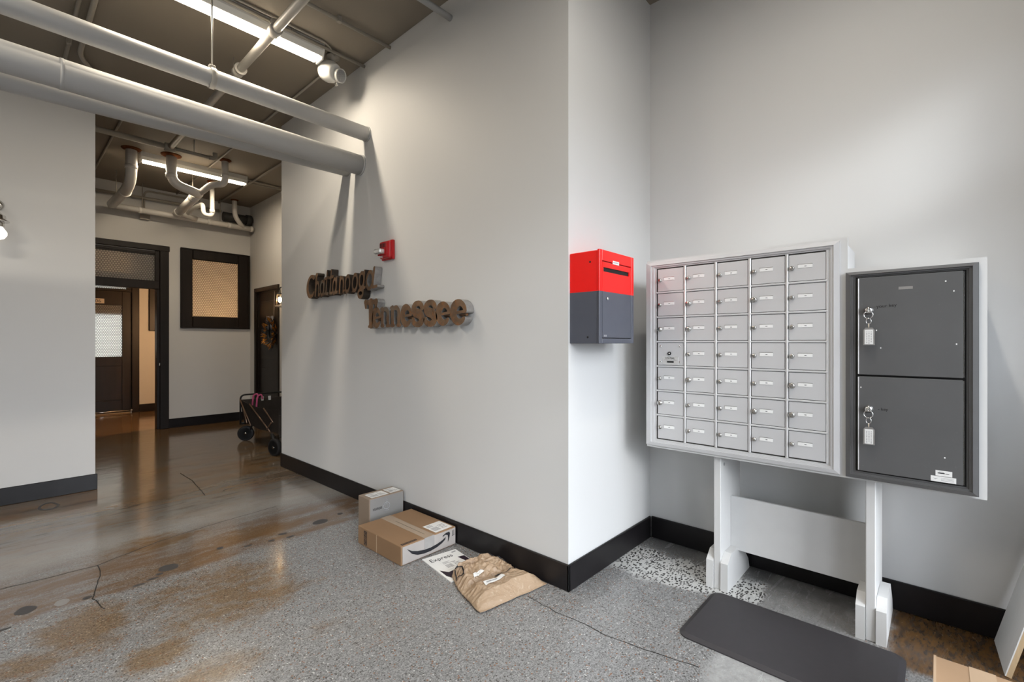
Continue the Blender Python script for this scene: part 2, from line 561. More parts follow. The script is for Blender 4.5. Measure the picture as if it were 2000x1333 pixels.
def floor_mat():
    k = NT('stained_polished_concrete')
    p = k.pos()
    x, y, z = k.xyz(p)
    wob = k.noise(p, 2.2, 3, 0.6)
    wob2 = k.noise(p, 6.0, 3, 0.6)
    yw = k.math('ADD', y, k.math('MULTIPLY', k.math('SUBTRACT', wob, 0.5), 1.1))
    xw = k.math('ADD', x, k.math('MULTIPLY', k.math('SUBTRACT', wob2, 0.5), 0.18))
    yw2 = k.math('ADD', y, k.math('MULTIPLY', k.math('SUBTRACT', wob2, 0.5), 0.14))
    # exposed fine aggregate
    v1 = k.voro(p, 105)
    c1 = k.xyz(v1.outputs['Color'])
    v2 = k.voro(p, 230)
    c2 = k.xyz(v2.outputs['Color'])
    base = k.mix(k.noise(p, 3.0, 2), (0.200, 0.196, 0.188), (0.275, 0.270, 0.260))
    agg = k.mix(k.step(c2[0], 0.25, 0.75), (0.14, 0.14, 0.14), (0.295, 0.295, 0.295))
    dark = k.math('MULTIPLY', k.step(c1[0], 0.80, 0.84), k.step(v1.outputs['Distance'], 0.50, 0.38))
    rust = k.math('MULTIPLY', k.step(c1[1], 0.90, 0.92), k.step(v1.outputs['Distance'], 0.50, 0.38))
    lite = k.math('MULTIPLY', k.step(c1[2], 0.95, 0.97), k.step(v1.outputs['Distance'], 0.40, 0.30))
    agg = k.mix(dark, agg, (0.055, 0.05, 0.045))
    agg = k.mix(rust, agg, (0.20, 0.085, 0.035))
    agg = k.mix(lite, agg, (0.55, 0.55, 0.53))
    near = k.step(yw, 3.2, 4.6, 1.0, 0.0)
    fine = k.mix(k.math('MULTIPLY', near, 0.85), base, agg)
    # brown stain: blotches near, long streaks and overall tone further in
    st = k.noise(k.mapv(p, (0.8, 1.7, 1)), 1.5, 4, 0.62, 0.6)
    far_b = k.noise(k.mapv(p, (0.7, 2.8, 1)), 1.9, 4, 0.68, 0.5)
    blob = None
    for bx, by, rx, ry, amt in ((0.92, 2.92, 0.42, 0.36, 0.34), (0.49, 2.58, 0.13, 0.12, 0.34), (1.257, 1.976, 0.13, 0.10, 0.30), (1.10, 2.22, 0.12, 0.06, 0.26),
                                (0.30, 3.06, 0.16, 0.26, 0.30), (0.08, 2.88, 0.16, 0.14, 0.28), (1.10, 2.70, 0.10, 0.10, 0.24), (1.28, 3.72, 0.35, 0.16, 0.34),
                                (0.72, 4.03, 0.30, 0.16, 0.34), (0.70, 3.52, 0.35, 0.14, 0.30), (1.77, 1.12, 0.06, 0.06, 0.22), (1.62, 1.30, 0.06, 0.06, 0.2), (0.60, 2.25, 0.2, 0.12, 0.24)):
        dx_ = k.math('MULTIPLY_ADD', x, 1 / rx, -bx / rx); dy_ = k.math('MULTIPLY_ADD', y, 1 / ry, -by / ry)
        e_ = k.math('MULTIPLY_ADD', k.math('MULTIPLY_ADD', dx_, dx_, k.math('MULTIPLY', dy_, dy_)), -0.52 * amt, amt)
        blob = k.math('MAXIMUM', 0.0 if blob is None else blob, e_)
    grain = k.noise(k.mapv(p, (1, 1.6, 1)), 11, 4, 0.72, 0.6)
    st = k.math('ADD', k.math('ADD', k.math('MULTIPLY', st, 0.78), k.math('MULTIPLY', grain, 0.62)), k.math('MULTIPLY', blob, 1.05))
    stain_near = k.math('MULTIPLY', k.step(st, 0.74, 1.10), k.step(k.math('ADD', y, k.math('MULTIPLY', x, -0.55)), 0.9, 2.3))
    strip = k.math('MULTIPLY', k.step(yw2, 3.36, 3.44), k.step(yw2, 4.25, 3.75))
    strip = k.math('MULTIPLY', strip, k.step(far_b, 0.36, 0.6, 0.25, 1.0))
    tint = k.mix(1.0, fine, (0.80, 0.58, 0.37), 'MULTIPLY')
    tint = k.mix(0.30, tint, (0.135, 0.080, 0.042))
    c = k.mix(stain_near, fine, tint)
    c = k.mix(k.math('MULTIPLY', strip, 0.8), c, (0.135, 0.072, 0.030))
    hall = k.step(yw, 3.9, 5.6)
    hallc = k.mix(k.step(far_b, 0.38, 0.62), (0.130, 0.105, 0.078), (0.150, 0.076, 0.020))
    c = k.mix(k.math('MULTIPLY', hall, 0.92), c, hallc)
    streak = k.noise(k.mapv(p, (0.9, 5.0, 1), rot=(0, 0, 0.12)), 2.6, 4, 0.72, 0.8)
    c = k.mix(k.math('MULTIPLY', hall, k.step(streak, 0.50, 0.66, 0.0, 0.75)), c, (0.045, 0.030, 0.018))
    c = k.mix(k.math('MULTIPLY', hall, k.step(streak, 0.46, 0.34, 0.0, 0.55)), c, (0.215, 0.122, 0.046))
    c = k.mix(k.math('MULTIPLY', hall, k.math('MULTIPLY', dark, 0.35)), c, (0.05, 0.045, 0.04))
    deep = k.step(yw, 7.2, 9.0)
    c = k.mix(k.math('MULTIPLY', deep, 0.6), c, (0.150, 0.072, 0.018))
    # coarse terrazzo patch by the letter boxes
    v3 = k.voro(k.mapv(p, (1.0, 1.7, 1)), 50)
    c3 = k.xyz(v3.outputs['Color'])
    chips = k.math('MULTIPLY', k.step(c3[0], 0.14, 0.18), k.step(v3.outputs['Distance'], 0.50, 0.40))
    terr = k.mix(chips, (0.52, 0.52, 0.51), (0.05, 0.048, 0.046))
    tm = k.math('MULTIPLY', k.math('MULTIPLY', k.step(xw, 2.52, 2.62), k.step(xw, 2.99, 2.95)),
                k.math('MULTIPLY', k.step(yw2, 0.70, 0.74), k.step(y, 1.60, 1.50)))
    diag = k.step(k.math('ADD', xw, k.math('MULTIPLY', yw2, 0.40)), 2.98, 3.06)
    c = k.mix(k.math('MULTIPLY', tm, diag), c, terr)
    t2 = k.math('MULTIPLY', k.math('MULTIPLY', k.step(xw, 1.90, 1.96), k.step(xw, 2.45, 2.35)),
                k.math('MULTIPLY', k.step(yw2, 0.34, 0.38), k.step(yw2, 0.76, 0.70)))
    pale = k.mix(k.noise(p, 26, 3, 0.7), (0.18, 0.18, 0.178), (0.50, 0.50, 0.49))
    c = k.mix(k.math('MULTIPLY', t2, 0.85), c, pale)
    # darker skim by the mailbox wall
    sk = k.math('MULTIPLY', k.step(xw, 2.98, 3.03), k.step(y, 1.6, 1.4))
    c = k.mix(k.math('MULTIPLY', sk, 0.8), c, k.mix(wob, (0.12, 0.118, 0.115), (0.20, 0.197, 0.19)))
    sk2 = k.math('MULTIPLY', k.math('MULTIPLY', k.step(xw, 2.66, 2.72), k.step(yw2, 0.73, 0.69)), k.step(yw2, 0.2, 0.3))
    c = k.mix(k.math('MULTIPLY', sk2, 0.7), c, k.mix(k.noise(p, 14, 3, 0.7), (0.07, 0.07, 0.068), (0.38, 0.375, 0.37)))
    # dark brown corner by the leaning board
    br = k.math('MULTIPLY', k.step(xw, 2.55, 2.66), k.step(yw2, 0.22, 0.14))
    scuff = k.noise(k.mapv(p, (3, 9, 1), rot=(0, 0, 0.6)), 5, 4, 0.7)
    brc = k.mix(k.step(scuff, 0.35, 0.6), (0.045, 0.032, 0.024), (0.115, 0.060, 0.022))
    brc = k.mix(k.step(scuff, 0.68, 0.76), brc, (0.34, 0.32, 0.29))
    c = k.mix(br, c, brc)
    # soft dirty patches
    dirt = k.noise(p, 2.0, 3, 0.5, 0.3)
    c = k.mix(k.step(dirt, 0.60, 0.78, 0, 0.35), c, (0.10, 0.092, 0.085))
    rough = k.math('ADD', k.step(yw, 2.0, 4.6, 0.26, 0.14), k.math('MULTIPLY', k.math('SUBTRACT', streak, 0.5), 0.22))
    b = k.bump(k.noise(k.mapv(p, (1, 1.8, 1)), 4.5, 2), 0.06, 0.02)
    return k.done(k.princ(c, rough, 0, 0.42, b, Coat_Weight=0.12, Coat_Roughness=0.09))


M['floor'] = floor_mat()

# ================================================================== the shell
CEIL = 3.83


def struct(name, mb, mat, label, cat):
    return tag(mb.build(name, mat), label, cat, kind='structure')


floor = struct('floor', MB().box((-3.2, -1.0, -0.12), (3.35, 14.0, 0.0)), M['floor'],
               'stained and speckled polished concrete floor running into the hallway', 'floor')
ceiling = struct('ceiling', MB().box((-3.2, -1.0, CEIL), (3.35, 14.0, CEIL + 0.12)), M['ceil'],
                 'brown grey painted ceiling carrying pipes and conduits', 'ceiling')
struct('wall_center', MB().box((2.16, 1.535, 0), (3.35, 5.47, CEIL)), M['wall'],
       'grey wall with rusty letters, projecting into the lobby', 'wall')
struct('wall_right', MB().box((3.17, -1.0, 0), (3.35, 1.535, CEIL)), M['wall'],
       'pale grey wall behind the letter boxes', 'wall')
struct('wall_left', MB().box((-3.2, 5.91, 0), (0.63, 6.07, CEIL)), M['wall'],
       'pale grey wall left of the hallway opening', 'wall')
struct('wall_side', MB().box((-3.35, -1.0, 0), (-3.2, 14.0, CEIL)), M['wall'],
       'plain side wall of the lobby outside the view', 'wall')
struct('wall_hall', MB().box((3.09, 5.47, 0), (3.35, 7.96, CEIL)).box((3.09, 8.90, 0), (3.35, 9.215, CEIL))
       .box((3.09, 7.96, 2.28), (3.35, 8.90, CEIL)), M['wall_hall'],
       'beige lit hallway wall with a dark door', 'wall')
struct('wall_back', MB().box((-3.2, 9.215, 0), (0.72, 9.36, CEIL)).box((1.76, 9.215, 0), (2.16, 9.36, CEIL))
       .box((2.93, 9.215, 0), (3.35, 9.36, CEIL)).box((0.72, 9.215, 2.84), (1.76, 9.36, CEIL))
       .box((2.16, 9.215, 0), (2.93, 9.36, 1.79)).box((2.16, 9.215, 2.82), (2.93, 9.36, CEIL)), M['wall_hall'],
       'beige hallway end wall with doorway and patterned window', 'wall')
struct('wall_far', MB().box((-3.2, 11.81, 0), (0.95, 11.95, CEIL)).box((1.85, 11.81, 0), (3.35, 11.95, CEIL))
       .box((0.95, 11.81, 2.80), (1.85, 11.95, CEIL)), M['wall_hall'],
       'warm lit vestibule wall beyond the doorway', 'wall')
struct('wall_vestibule', MB().box((3.17, 9.36, 0), (3.35, 14.0, CEIL)), M['wall_hall'],
       'side wall of the vestibule behind the patterned window', 'wall')
struct('wall_rear', MB().box((-3.2, 13.85, 0), (3.35, 14.0, CEIL)), M['wall'],
       'rear wall of the room behind door 106', 'wall')
struct('wall_entry', MB().box((3.02, -0.78, 0), (3.17, -0.55, CEIL)).box((-3.2, -0.78, 0), (-2.60, -0.55, CEIL))
       .box((-0.40, -0.78, 0), (0.30, -0.55, CEIL)).box((-2.60, -0.78, 2.93), (3.02, -0.55, CEIL)), M['wall'],
       'entrance wall behind the camera around the glazed doors', 'wall')

BB = 0.15


def baseboard(side, a, b, label):
    m = MB().box((a[0], a[1], 0), (b[0], b[1], BB), 0.004)
    return tag(m.build('baseboard_' + side, M['black_gloss']), label, 'baseboard', kind='structure')


baseboard('center', (2.145, 1.520), (2.160, 5.47), 'glossy black baseboard under the wall letters')
baseboard('return', (2.145, 1.520), (3.155, 1.535), 'short glossy black baseboard under the red box')
baseboard('right', (3.155, -0.55), (3.17, 1.520), 'glossy black baseboard behind the letter box stand')
baseboard('left', (-3.2, 5.895), (0.645, 5.91), 'dark grey baseboard left of the hallway opening')
baseboard('back', (1.875, 9.20), (3.09, 9.215), 'black baseboard below the patterned hallway window')
baseboard('far', (1.92, 11.795), (3.17, 11.81), 'black baseboard in the vestibule beside door 106')
baseboard('hall', (3.075, 5.47), (3.09, 7.905), 'black baseboard behind the wagon')
baseboard('entry', (2.88, -0.55), (3.155, -0.535), 'black baseboard behind the leaning board')

# glazed entrance behind the camera; left bays added for more daylight
win = thing('window_3', (0.2, -0.66, 0), 'glazed entrance with mullions behind the camera, with added left bays', 'window', kind='structure')
for x0, x1 in ((-2.60, -2.54), (-1.55, -1.45), (-0.46, -0.40), (0.30, 0.36), (1.16, 1.26), (2.02, 2.12), (2.88, 3.02)):
    MB().box((x0, -0.72, 0), (x1, -0.56, 2.93), 0.004).build('mullion', M['black'], win)
for x0, x1 in ((-2.54, -1.55), (-1.45, -0.46), (0.36, 1.16), (1.26, 2.02), (2.12, 2.88)):
    for z0, z1 in ((0.0, 0.10), (2.16, 2.30), (2.87, 2.93)):
        MB().box((x0, -0.71, z0), (x1, -0.59, z1), 0.003).build('transom_rail', M['black'], win)
    for z0, z1 in ((0.10, 2.16), (2.30, 2.87)):
        MB().box((x0, -0.663, z0), (x1, -0.657, z1)).build('pane', M['glass'], win)

# floor cracks and filled holes are parts of the floor


def ribbon(pts, wd, name='crack', mat='crack'):
    m = MB()
    P = [Vector((p[0], p[1], 0)) for p in pts]
    Q = []
    for a, b in zip(P, P[1:]):
        n = max(2, int((b - a).length / 0.035))
        for i in range(n):
            t = i / n
            q = a.lerp(b, t)
            j = noise.noise(q * 23.0) * 0.010
            Q.append(q + Vector((-(b - a).y, (b - a).x, 0)).normalized() * j)
    Q.append(P[-1])
    L, Rr = [], []
    for i, q in enumerate(Q):
        t = (Q[min(i + 1, len(Q) - 1)] - Q[max(i - 1, 0)]).normalized()
        nn = Vector((-t.y, t.x, 0)) * wd * (0.6 + 0.6 * abs(noise.noise(q * 31.0)))
        L.append(q + nn); Rr.append(q - nn)
    vs = L + Rr
    n = len(L)
    m.mesh([(v.x, v.y, 0.0006) for v in vs], [(i, i + 1, n + i + 1, n + i) for i in range(n - 1)])
    return m.build(name, M[mat], floor)


ribbon([(1.964, 1.671), (1.954, 1.555), (1.948, 1.417), (1.963, 1.303), (1.95, 1.178), (1.974, 1.056), (1.995, 0.917), (2.03, 0.76)], 0.0034)
ribbon([(-0.3, 3.93), (0.014, 3.921), (0.219, 3.90), (0.424, 3.892), (0.734, 4.027), (0.892, 4.072), (1.24, 4.125), (1.6, 4.16)], 0.0045)
ribbon([(0.429, 3.887), (0.42, 3.706), (0.385, 3.57), (0.354, 3.404), (0.382, 3.228)], 0.0035)
ribbon([(1.315, 5.965), (1.326, 5.621), (1.309, 5.315), (1.277, 4.944)], 0.005)


def plug(x, y, rx, ry, mat='slab_dark', ring=False):
    m = MB()
    n = 14
    ph = pick(6.28)
    pts = []
    for i in range(n):
        a = 2 * math.pi * i / n
        q = 1 + 0.22 * noise.noise(Vector((math.cos(a) * 1.3 + x * 7, math.sin(a) * 1.3 + y * 5, ph)))
        pts.append((x + rx * q * math.cos(a), y + ry * q * math.sin(a), 0.0008))
    if ring:
        inner = [(x + (p[0] - x) * 0.72, y + (p[1] - y) * 0.72, 0.0008) for p in pts]
        m.mesh(pts + inner, [(i, (i + 1) % n, n + (i + 1) % n, n + i) for i in range(n)])
    else:
        m.mesh(pts, [tuple(range(n))])
    return m.build('floor_plug', M[mat], floor)


for a in ((0.718, 3.525, 0.052, 0.05), (0.102, 3.516, 0.04, 0.05), (1.69, 3.551, 0.06, 0.045), (1.02, 3.60, 0.022, 0.022),
          (0.62, 3.43, 0.03, 0.014), (0.55, 3.40, 0.028, 0.014), (1.16, 3.50, 0.025, 0.016), (1.30, 3.47, 0.022, 0.018),
          (1.40, 3.53, 0.03, 0.022), (1.42, 3.44, 0.03, 0.016), (0.66, 3.47, 0.018, 0.016), (0.02, 3.36, 0.03, 0.012),
          (0.335, 3.44, 0.02, 0.02), (1.88, 3.60, 0.022, 0.02)):
    plug(*a)
plug(0.235, 3.475, 0.03, 0.045, 'card_grey')
plug(0.298, 5.588, 0.062, 0.13, 'slab_dark', True)

# ------------------------------------------------------------------ doorway with transom (door_1)
YE = 9.215
d1 = thing('door_1', (1.24, YE, 0), 'dark stained doorway frame with patterned transom at the hall end', 'doorway', kind='structure')
MB().box((1.755, YE - 0.03, 0), (1.875, YE, 2.93), 0.006).build('casing', M['darkwood'], d1)
MB().box((0.61, YE - 0.03, 0), (0.73, YE, 2.93), 0.006).build('casing', M['darkwood'], d1)
MB().box((0.60, YE - 0.036, 2.85), (1.885, YE, 2.94), 0.008).build('head_casing', M['darkwood'], d1)
MB().box((1.72, YE, 0), (1.76, YE + 0.14, 2.85), 0.003).build('jamb', M['darkwood'], d1)
MB().box((0.72, YE, 0), (0.76, YE + 0.14, 2.85), 0.003).build('jamb', M['darkwood'], d1)
MB().box((0.76, YE, 2.80), (1.72, YE + 0.14, 2.84), 0.003).build('head_jamb', M['darkwood'], d1)
MB().box((0.73, YE - 0.012, 2.24), (1.755, YE + 0.10, 2.37), 0.006).build('transom_rail', M['darkwood'], d1)
MB().box((0.76, YE + 0.005, 2.78), (1.72, YE + 0.05, 2.80), 0.003).build('transom_top_rail', M['darkwood'], d1)
MB().box((1.695, YE - 0.008, 2.37), (1.755, YE + 0.05, 2.85), 0.004).build('transom_stile', M['darkwood'], d1)
MB().box((0.74, YE + 0.02, 2.365), (1.70, YE + 0.028, 2.785)).build('pane', M['pane'], d1)
MB().box((1.742, YE - 0.004, 1.02), (1.757, YE - 0.030 - 0.003, 1.06), 0.001).build('strike_plate', M['nickel'], d1)

# ------------------------------------------------------------------ patterned hall window (window_1)
w1 = thing('window_1', (2.55, YE, 1.63), 'square dark framed window of patterned glass lit warm from behind', 'window', kind='structure')
for a, b in (((2.03, 1.63), (2.20, 2.95)), ((2.887, 1.63), (3.07, 2.95))):
    MB().box((a[0], YE - 0.03, a[1]), (b[0], YE + 0.02, b[1]), 0.012).build('stile', M['darkwood'], w1)
for a, b in (((2.20, 1.63), (2.887, 1.828)), ((2.20, 2.778), (2.887, 2.95))):
    MB().box((a[0], YE - 0.028, a[1]), (b[0], YE + 0.02, b[1]), 0.012).build('rail', M['darkwood'], w1)
for a, b in (((2.028, 1.628), (2.05, 2.952)), ((3.05, 1.628), (3.073, 2.952))):
    MB().box((a[0], YE - 0.042, a[1]), (b[0], YE - 0.02, b[1]), 0.004).build('outer_bead', M['darkwood'], w1)
for a, b in (((2.05, 1.628), (3.05, 1.65)), ((2.05, 2.93), (3.05, 2.952))):
    MB().box((a[0], YE - 0.042, a[1]), (b[0], YE - 0.02, b[1]), 0.004).build('outer_bead', M['darkwood'], w1)
MB().box((2.19, YE + 0.004, 1.82), (2.895, YE + 0.012, 2.785)).build('pane', M['pane'], w1)

# ------------------------------------------------------------------ door 106 (door_2)
YG = 11.81
d2 = thing('door_2', (1.4, YG, 0), 'dark door numbered 106 with a bright patterned glass panel', 'door', kind='structure')
MB().box((1.80, YG - 0.03, 0), (1.917, YG + 0.02, 2.86), 0.006).build('casing', M['darkwood'], d2)
MB().box((0.86, YG - 0.03, 0), (0.975, YG + 0.02, 2.86), 0.006).build('casing', M['darkwood'], d2)
MB().box((0.86, YG - 0.032, 2.76), (1.917, YG + 0.02, 2.86), 0.006).build('head_casing', M['darkwood'], d2)
MB().box((0.975, YG + 0.02, 2.76), (1.80, YG + 0.12, 2.80), 0.003).build('head_jamb', M['darkwood'], d2)
MB().box((0.975, YG - 0.01, 2.385), (1.80, YG + 0.08, 2.43), 0.004).build('transom_rail', M['darkwood'], d2)
MB().box((0.975, YG + 0.03, 2.43), (1.72, YG + 0.036, 2.76)).build('transom_pane', M['pane'], d2)
MB().box((1.72, YG + 0.005, 2.43), (1.80, YG + 0.05, 2.76), 0.004).build('transom_stile', M['darkwood'], d2)
MB().box((1.655, YG + 0.01, 0.02), (1.80, YG + 0.055, 2.385), 0.004).build('stile', M['darkwood'], d2)
MB().box((0.975, YG + 0.01, 0.02), (1.11, YG + 0.055, 2.385), 0.004).build('stile', M['darkwood'], d2)
for z0, z1 in ((0.02, 0.26), (0.93, 1.11), (2.11, 2.385)):
    MB().box((1.11, YG + 0.01, z0), (1.655, YG + 0.055, z1), 0.004).build('rail', M['darkwood'], d2)
MB().box((1.10, YG + 0.028, 0.25), (1.665, YG + 0.045, 0.94), 0.004).build('door_panel', M['darkwood'], d2)
MB().box((1.10, YG + 0.03, 1.10), (1.665, YG + 0.036, 2.12)).build('glass_panel', M['pane'], d2)
MB().box((1.08, YG + 0.06, 1.92), (1.69, YG + 0.10, 2.14), 0.01).build('blind_cassette', M['iron'], d2)
plate = MB().box((1.20, YG + 0.004, 2.135), (1.39, YG + 0.010, 2.225), 0.001).build('number_plate', M['brass_plate'], d2)
MB().text('106', 0.088, (1.212, YG + 0.004, 2.150), (1, 0, 0), (0, 0, 1), 0.0008).build('number', M['blackprint'], plate)
MB().tube([(0.98, YG - 0.02, 0.05), (1.78, YG - 0.02, 0.05)], 0.014, 10).build('draft_bar', M['chrome'], d2)
MB().lathe([(0, 0), (0.02, 0.004), (0.026, 0.02), (0.02, 0.036), (0, 0.04)], (1.775, YG - 0.02, 0.05), (1, 0, 0), 14).build('draft_bar_knob', M['chrome'], d2)
MB().box((0.98, YG - 0.004, 0.003), (1.78, YG + 0.06, 0.02), 0.002).build('threshold', M['wood_raw'], d2)

# vestibule window right of door 106 (window_2)
w2 = thing('window_2', (2.35, YG, 1.64), 'dark framed vestibule window half hidden by the doorway casing', 'window', kind='structure')
for x0, x1 in ((2.07, 2.20), (2.55, 2.68)):
    MB().box((x0, YG - 0.04, 1.62), (x1, YG, 2.50), 0.012).build('stile', M['darkwood'], w2)
for z0, z1 in ((1.62, 1.75), (2.37, 2.50)):
    MB().box((2.20, YG - 0.038, z0), (2.55, YG, z1), 0.012).build('rail', M['darkwood'], w2)
MB().box((2.19, YG - 0.012, 1.74), (2.56, YG - 0.004, 2.38)).build('pane', M['pane'], w2)

# ------------------------------------------------------------------ hall side door (door_3)
d3 = thing('door_3', (3.09, 8.43, 0), 'dark hallway door at the right carrying a wreath', 'door', kind='structure')
MB().box((3.065, 8.885, 0), (3.10, 8.955, 2.335), 0.005).build('casing', M['darkwood'], d3)
MB().box((3.065, 7.905, 0), (3.10, 7.975, 2.335), 0.005).build('casing', M['darkwood'], d3)
MB().box((3.064, 7.905, 2.265), (3.10, 8.955, 2.337), 0.005).build('head_casing', M['darkwood'], d3)
MB().box((3.10, 8.87, 0), (3.20, 8.902, 2.28)).build('jamb', M['darkwood'], d3)
MB().box((3.10, 7.958, 0), (3.20, 7.99, 2.28)).build('jamb', M['darkwood'], d3)
MB().box((3.10, 7.99, 2.25), (3.20, 8.87, 2.282)).build('head_jamb', M['darkwood'], d3)
MB().box((3.125, 7.975, 0.012), (3.165, 8.885, 2.265), 0.003).build('door_leaf', M['darkwood'], d3)
for z0, z1 in ((0.2, 0.95), (1.1, 2.1)):
    MB().box((3.118, 8.10, z0), (3.13, 8.76, z1), 0.006).build('door_panel', M['darkwood'], d3)

# ================================================================== ceiling pipes
def pipe(name, a, b, r, mat, label, cat='pipe', n=20, extra=None, group=None):
    t = thing(name, ((a[0] + b[0]) / 2, (a[1] + b[1]) / 2, min(a[2], b[2]) - r), label, cat, group)
    MB().tube([a, b], r, n).build('pipe_run', M[mat], t)
    if extra: extra(t)
    return t


def p1x(t):
    MB().tube([(0.988, 3.66, 3.26), (0.988, 3.66, CEIL)], 0.006, 8).build('hanger_rod', M['sprinkler'], t)
    MB().tube([(0.972, 3.66, 3.197), (1.004, 3.66, 3.197)], 0.068, 22).build('clamp_ring', M['sprinkler'], t)
    MB().box((0.968, 3.645, 3.255), (1.008, 3.675, 3.285), 0.004).build('clamp_lug', M['sprinkler'], t)
    MB().tube([(2.148, 3.66, 3.197), (2.16, 3.66, 3.197)], 0.066, 22).build('escutcheon', M['pipe_grey'], t)


pipe('overhead_pipe', (-3.2, 3.66, 3.197), (2.16, 3.66, 3.197), 0.061, 'pipe_grey',
     'uppermost grey overhead pipe, hung from a thin rod', extra=p1x)


def p2x(t):
    MB().tube([(0.245, 3.77, 2.957), (0.262, 3.77, 2.957)], 0.0875, 24).build('joint_band', M['pipe_grey'], t)
    MB().tube([(2.146, 3.77, 2.957), (2.16, 3.77, 2.957)], 0.091, 24).build('escutcheon', M['pipe_grey'], t)


pipe('overhead_pipe', (-3.2, 3.77, 2.957), (2.16, 3.77, 2.957), 0.085, 'pipe_grey',
     'thickest grey overhead pipe, lowest in front of the hallway opening', extra=p2x)
pipe('overhead_pipe', (-3.2, 4.01, 2.84), (2.16, 3.995, 2.984), 0.070, 'pipe_grey',
     'shaded grey pipe tucked behind the thickest overhead pipe')


def spx(t):
    for y, r, l in ((3.53, 0.043, 0.07), (4.32, 0.043, 0.05), (4.27, 0.048, 0.016)):
        MB().tube([(1.362, y, 3.665), (1.362, y + l, 3.665)], r, 18).build('coupling', M['sprinkler'], t)
    MB().tube([(1.362, 3.565, 3.665), (1.362, 3.565, 3.735)], 0.03, 12).build('tee_branch', M['sprinkler'], t)
    MB().tube([(1.362, 4.45, 3.69), (1.362, 4.45, CEIL)], 0.005, 8).build('hanger_rod', M['conduit'], t)


pipe('sprinkler_pipe', (1.362, -0.5, 3.665), (1.362, 6.57, 3.665), 0.031, 'sprinkler',
     'beige sprinkler pipe with couplings crossing under the fluorescent light', extra=spx)


def hpx(t):
    MB().tube([(1.31, 6.62, 3.665), (1.41, 6.62, 3.665)], 0.045, 18).build('tee', M['conduit'], t)
    MB().tube([(1.38, 6.62, 3.665), (1.79, 6.62, 3.665)], 0.020, 12).build('thin_run', M['conduit'], t)
    MB().tube(fillet([(1.76, 6.62, 3.665), (1.82, 6.62, 3.665), (1.82, 6.62, 3.735)], 0.05), 0.026, 12).build('elbow', M['conduit'], t)
    MB().tube([(1.60, 6.62, 3.675), (1.60, 6.62, CEIL)], 0.006, 8).build('hanger_rod', M['conduit'], t)


pipe('hall_pipe', (-3.2, 6.62, 3.665), (1.35, 6.62, 3.665), 0.031, 'conduit',
     'grey pipe under the hallway ceiling, thinning after a tee', extra=hpx)


def conduit(pts, r, label, mat='conduit', group=None, straps=()):
    pts = [Vector(p) for p in pts]
    c = sum(pts, Vector()) / len(pts)
    t = thing('ceiling_conduit', (c.x, c.y, min(p.z for p in pts) - r), label, 'conduit', group)
    MB().tube(fillet(pts, 0.09) if len(pts) > 2 else pts, r, 10).build('conduit_run', M[mat], t)
    for s in straps:
        MB().box((s[0] - 0.016, s[1] - 0.016, s[2] - r - 0.002), (s[0] + 0.016, s[1] + 0.016, CEIL), 0.003).build('strap', M[mat], t)
    return t


conduit([(-3.2, 3.70, 3.812), (2.16, 3.70, 3.800)], 0.013, 'conduit beside the long fluorescent light, ending at the letter wall', straps=((1.55, 3.70, 3.81),))
conduit([(-3.2, 3.655, 3.815), (1.80, 3.655, 3.815), (1.90, 3.73, 3.80)], 0.008, 'thin conduit curving down to the white ceiling floodlight')
conduit([(-3.2, 3.305, 3.808), (2.16, 3.305, 3.800)], 0.014, 'conduit ending at the wall between the floodlight and the nearest pipe', straps=((1.72, 3.305, 3.80),))
conduit([(-3.2, 2.55, 3.69), (2.16, 2.55, 3.69)], 0.022, 'nearest grey pipe stub meeting the letter wall at the ceiling', 'pipe_grey')
conduit([(1.98, 4.0, 3.815), (1.98, 9.2, 3.815)], 0.010, 'thin conduit running back from the floodlight along the ceiling')
conduit([(0.39, -0.4, 3.80), (0.39, 5.9, 3.80)], 0.014, 'straight conduit at the upper left ceiling', straps=((0.39, 5.15, 3.80),))
conduit([(0.465, -0.4, 3.80), (0.465, 5.30, 3.80), (0.60, 5.62, 3.80), (0.60, 9.2, 3.80)], 0.018, 'bent conduit at the upper left ceiling')
conduit([(0.915, 6.09, 3.815), (0.925, 9.2, 3.815)], 0.012, 'conduit on the hallway ceiling left of the white drain pipes')
conduit([(2.59, 5.5, 3.81), (2.59, 9.2, 3.81)], 0.014, 'conduit on the hallway ceiling right of the hallway light')
conduit([(2.45, 7.62, 3.815), (3.09, 7.62, 3.815)], 0.014, 'short conduit between the hallway light and the right wall')
conduit([(2.60, 7.7, 3.80), (2.92, 7.35, 3.70)], 0.009, 'slanted thin brace under the hallway ceiling at right')

# wall services near the hall end wall
conduit([(0.95, 9.13, 3.63), (2.60, 9.13, 3.65)], 0.022, 'long horizontal conduit above the white main drain')
conduit([(1.55, 9.17, 3.45), (1.55, 9.17, 3.765), (2.3, 9.17, 3.765)], 0.014, 'bent conduit high on the hallway end wall')
t = thing('cast_iron_pipe', (2.92, 9.02, 3.46), 'dark cast iron pipe in the upper hallway corner', 'pipe')
MB().tube([(2.62, 9.09, 3.56), (3.06, 9.09, 3.56)], 0.078, 22).build('pipe_run', M['iron'], t)
MB().tube([(2.98, 9.09, 3.56), (3.06, 9.09, 3.56)], 0.095, 22).build('hub', M['iron'], t)
t = thing('junction_box', (1.56, 9.2, 3.31), 'small grey junction box below the white main drain', 'junction box')
MB().box((1.50, 9.165, 3.315), (1.62, 9.215, 3.385), 0.004).build('box_body', M['conduit'], t)
MB().box((1.495, 9.158, 3.31), (1.625, 9.166, 3.39), 0.002).build('cover', M['conduit'], t)

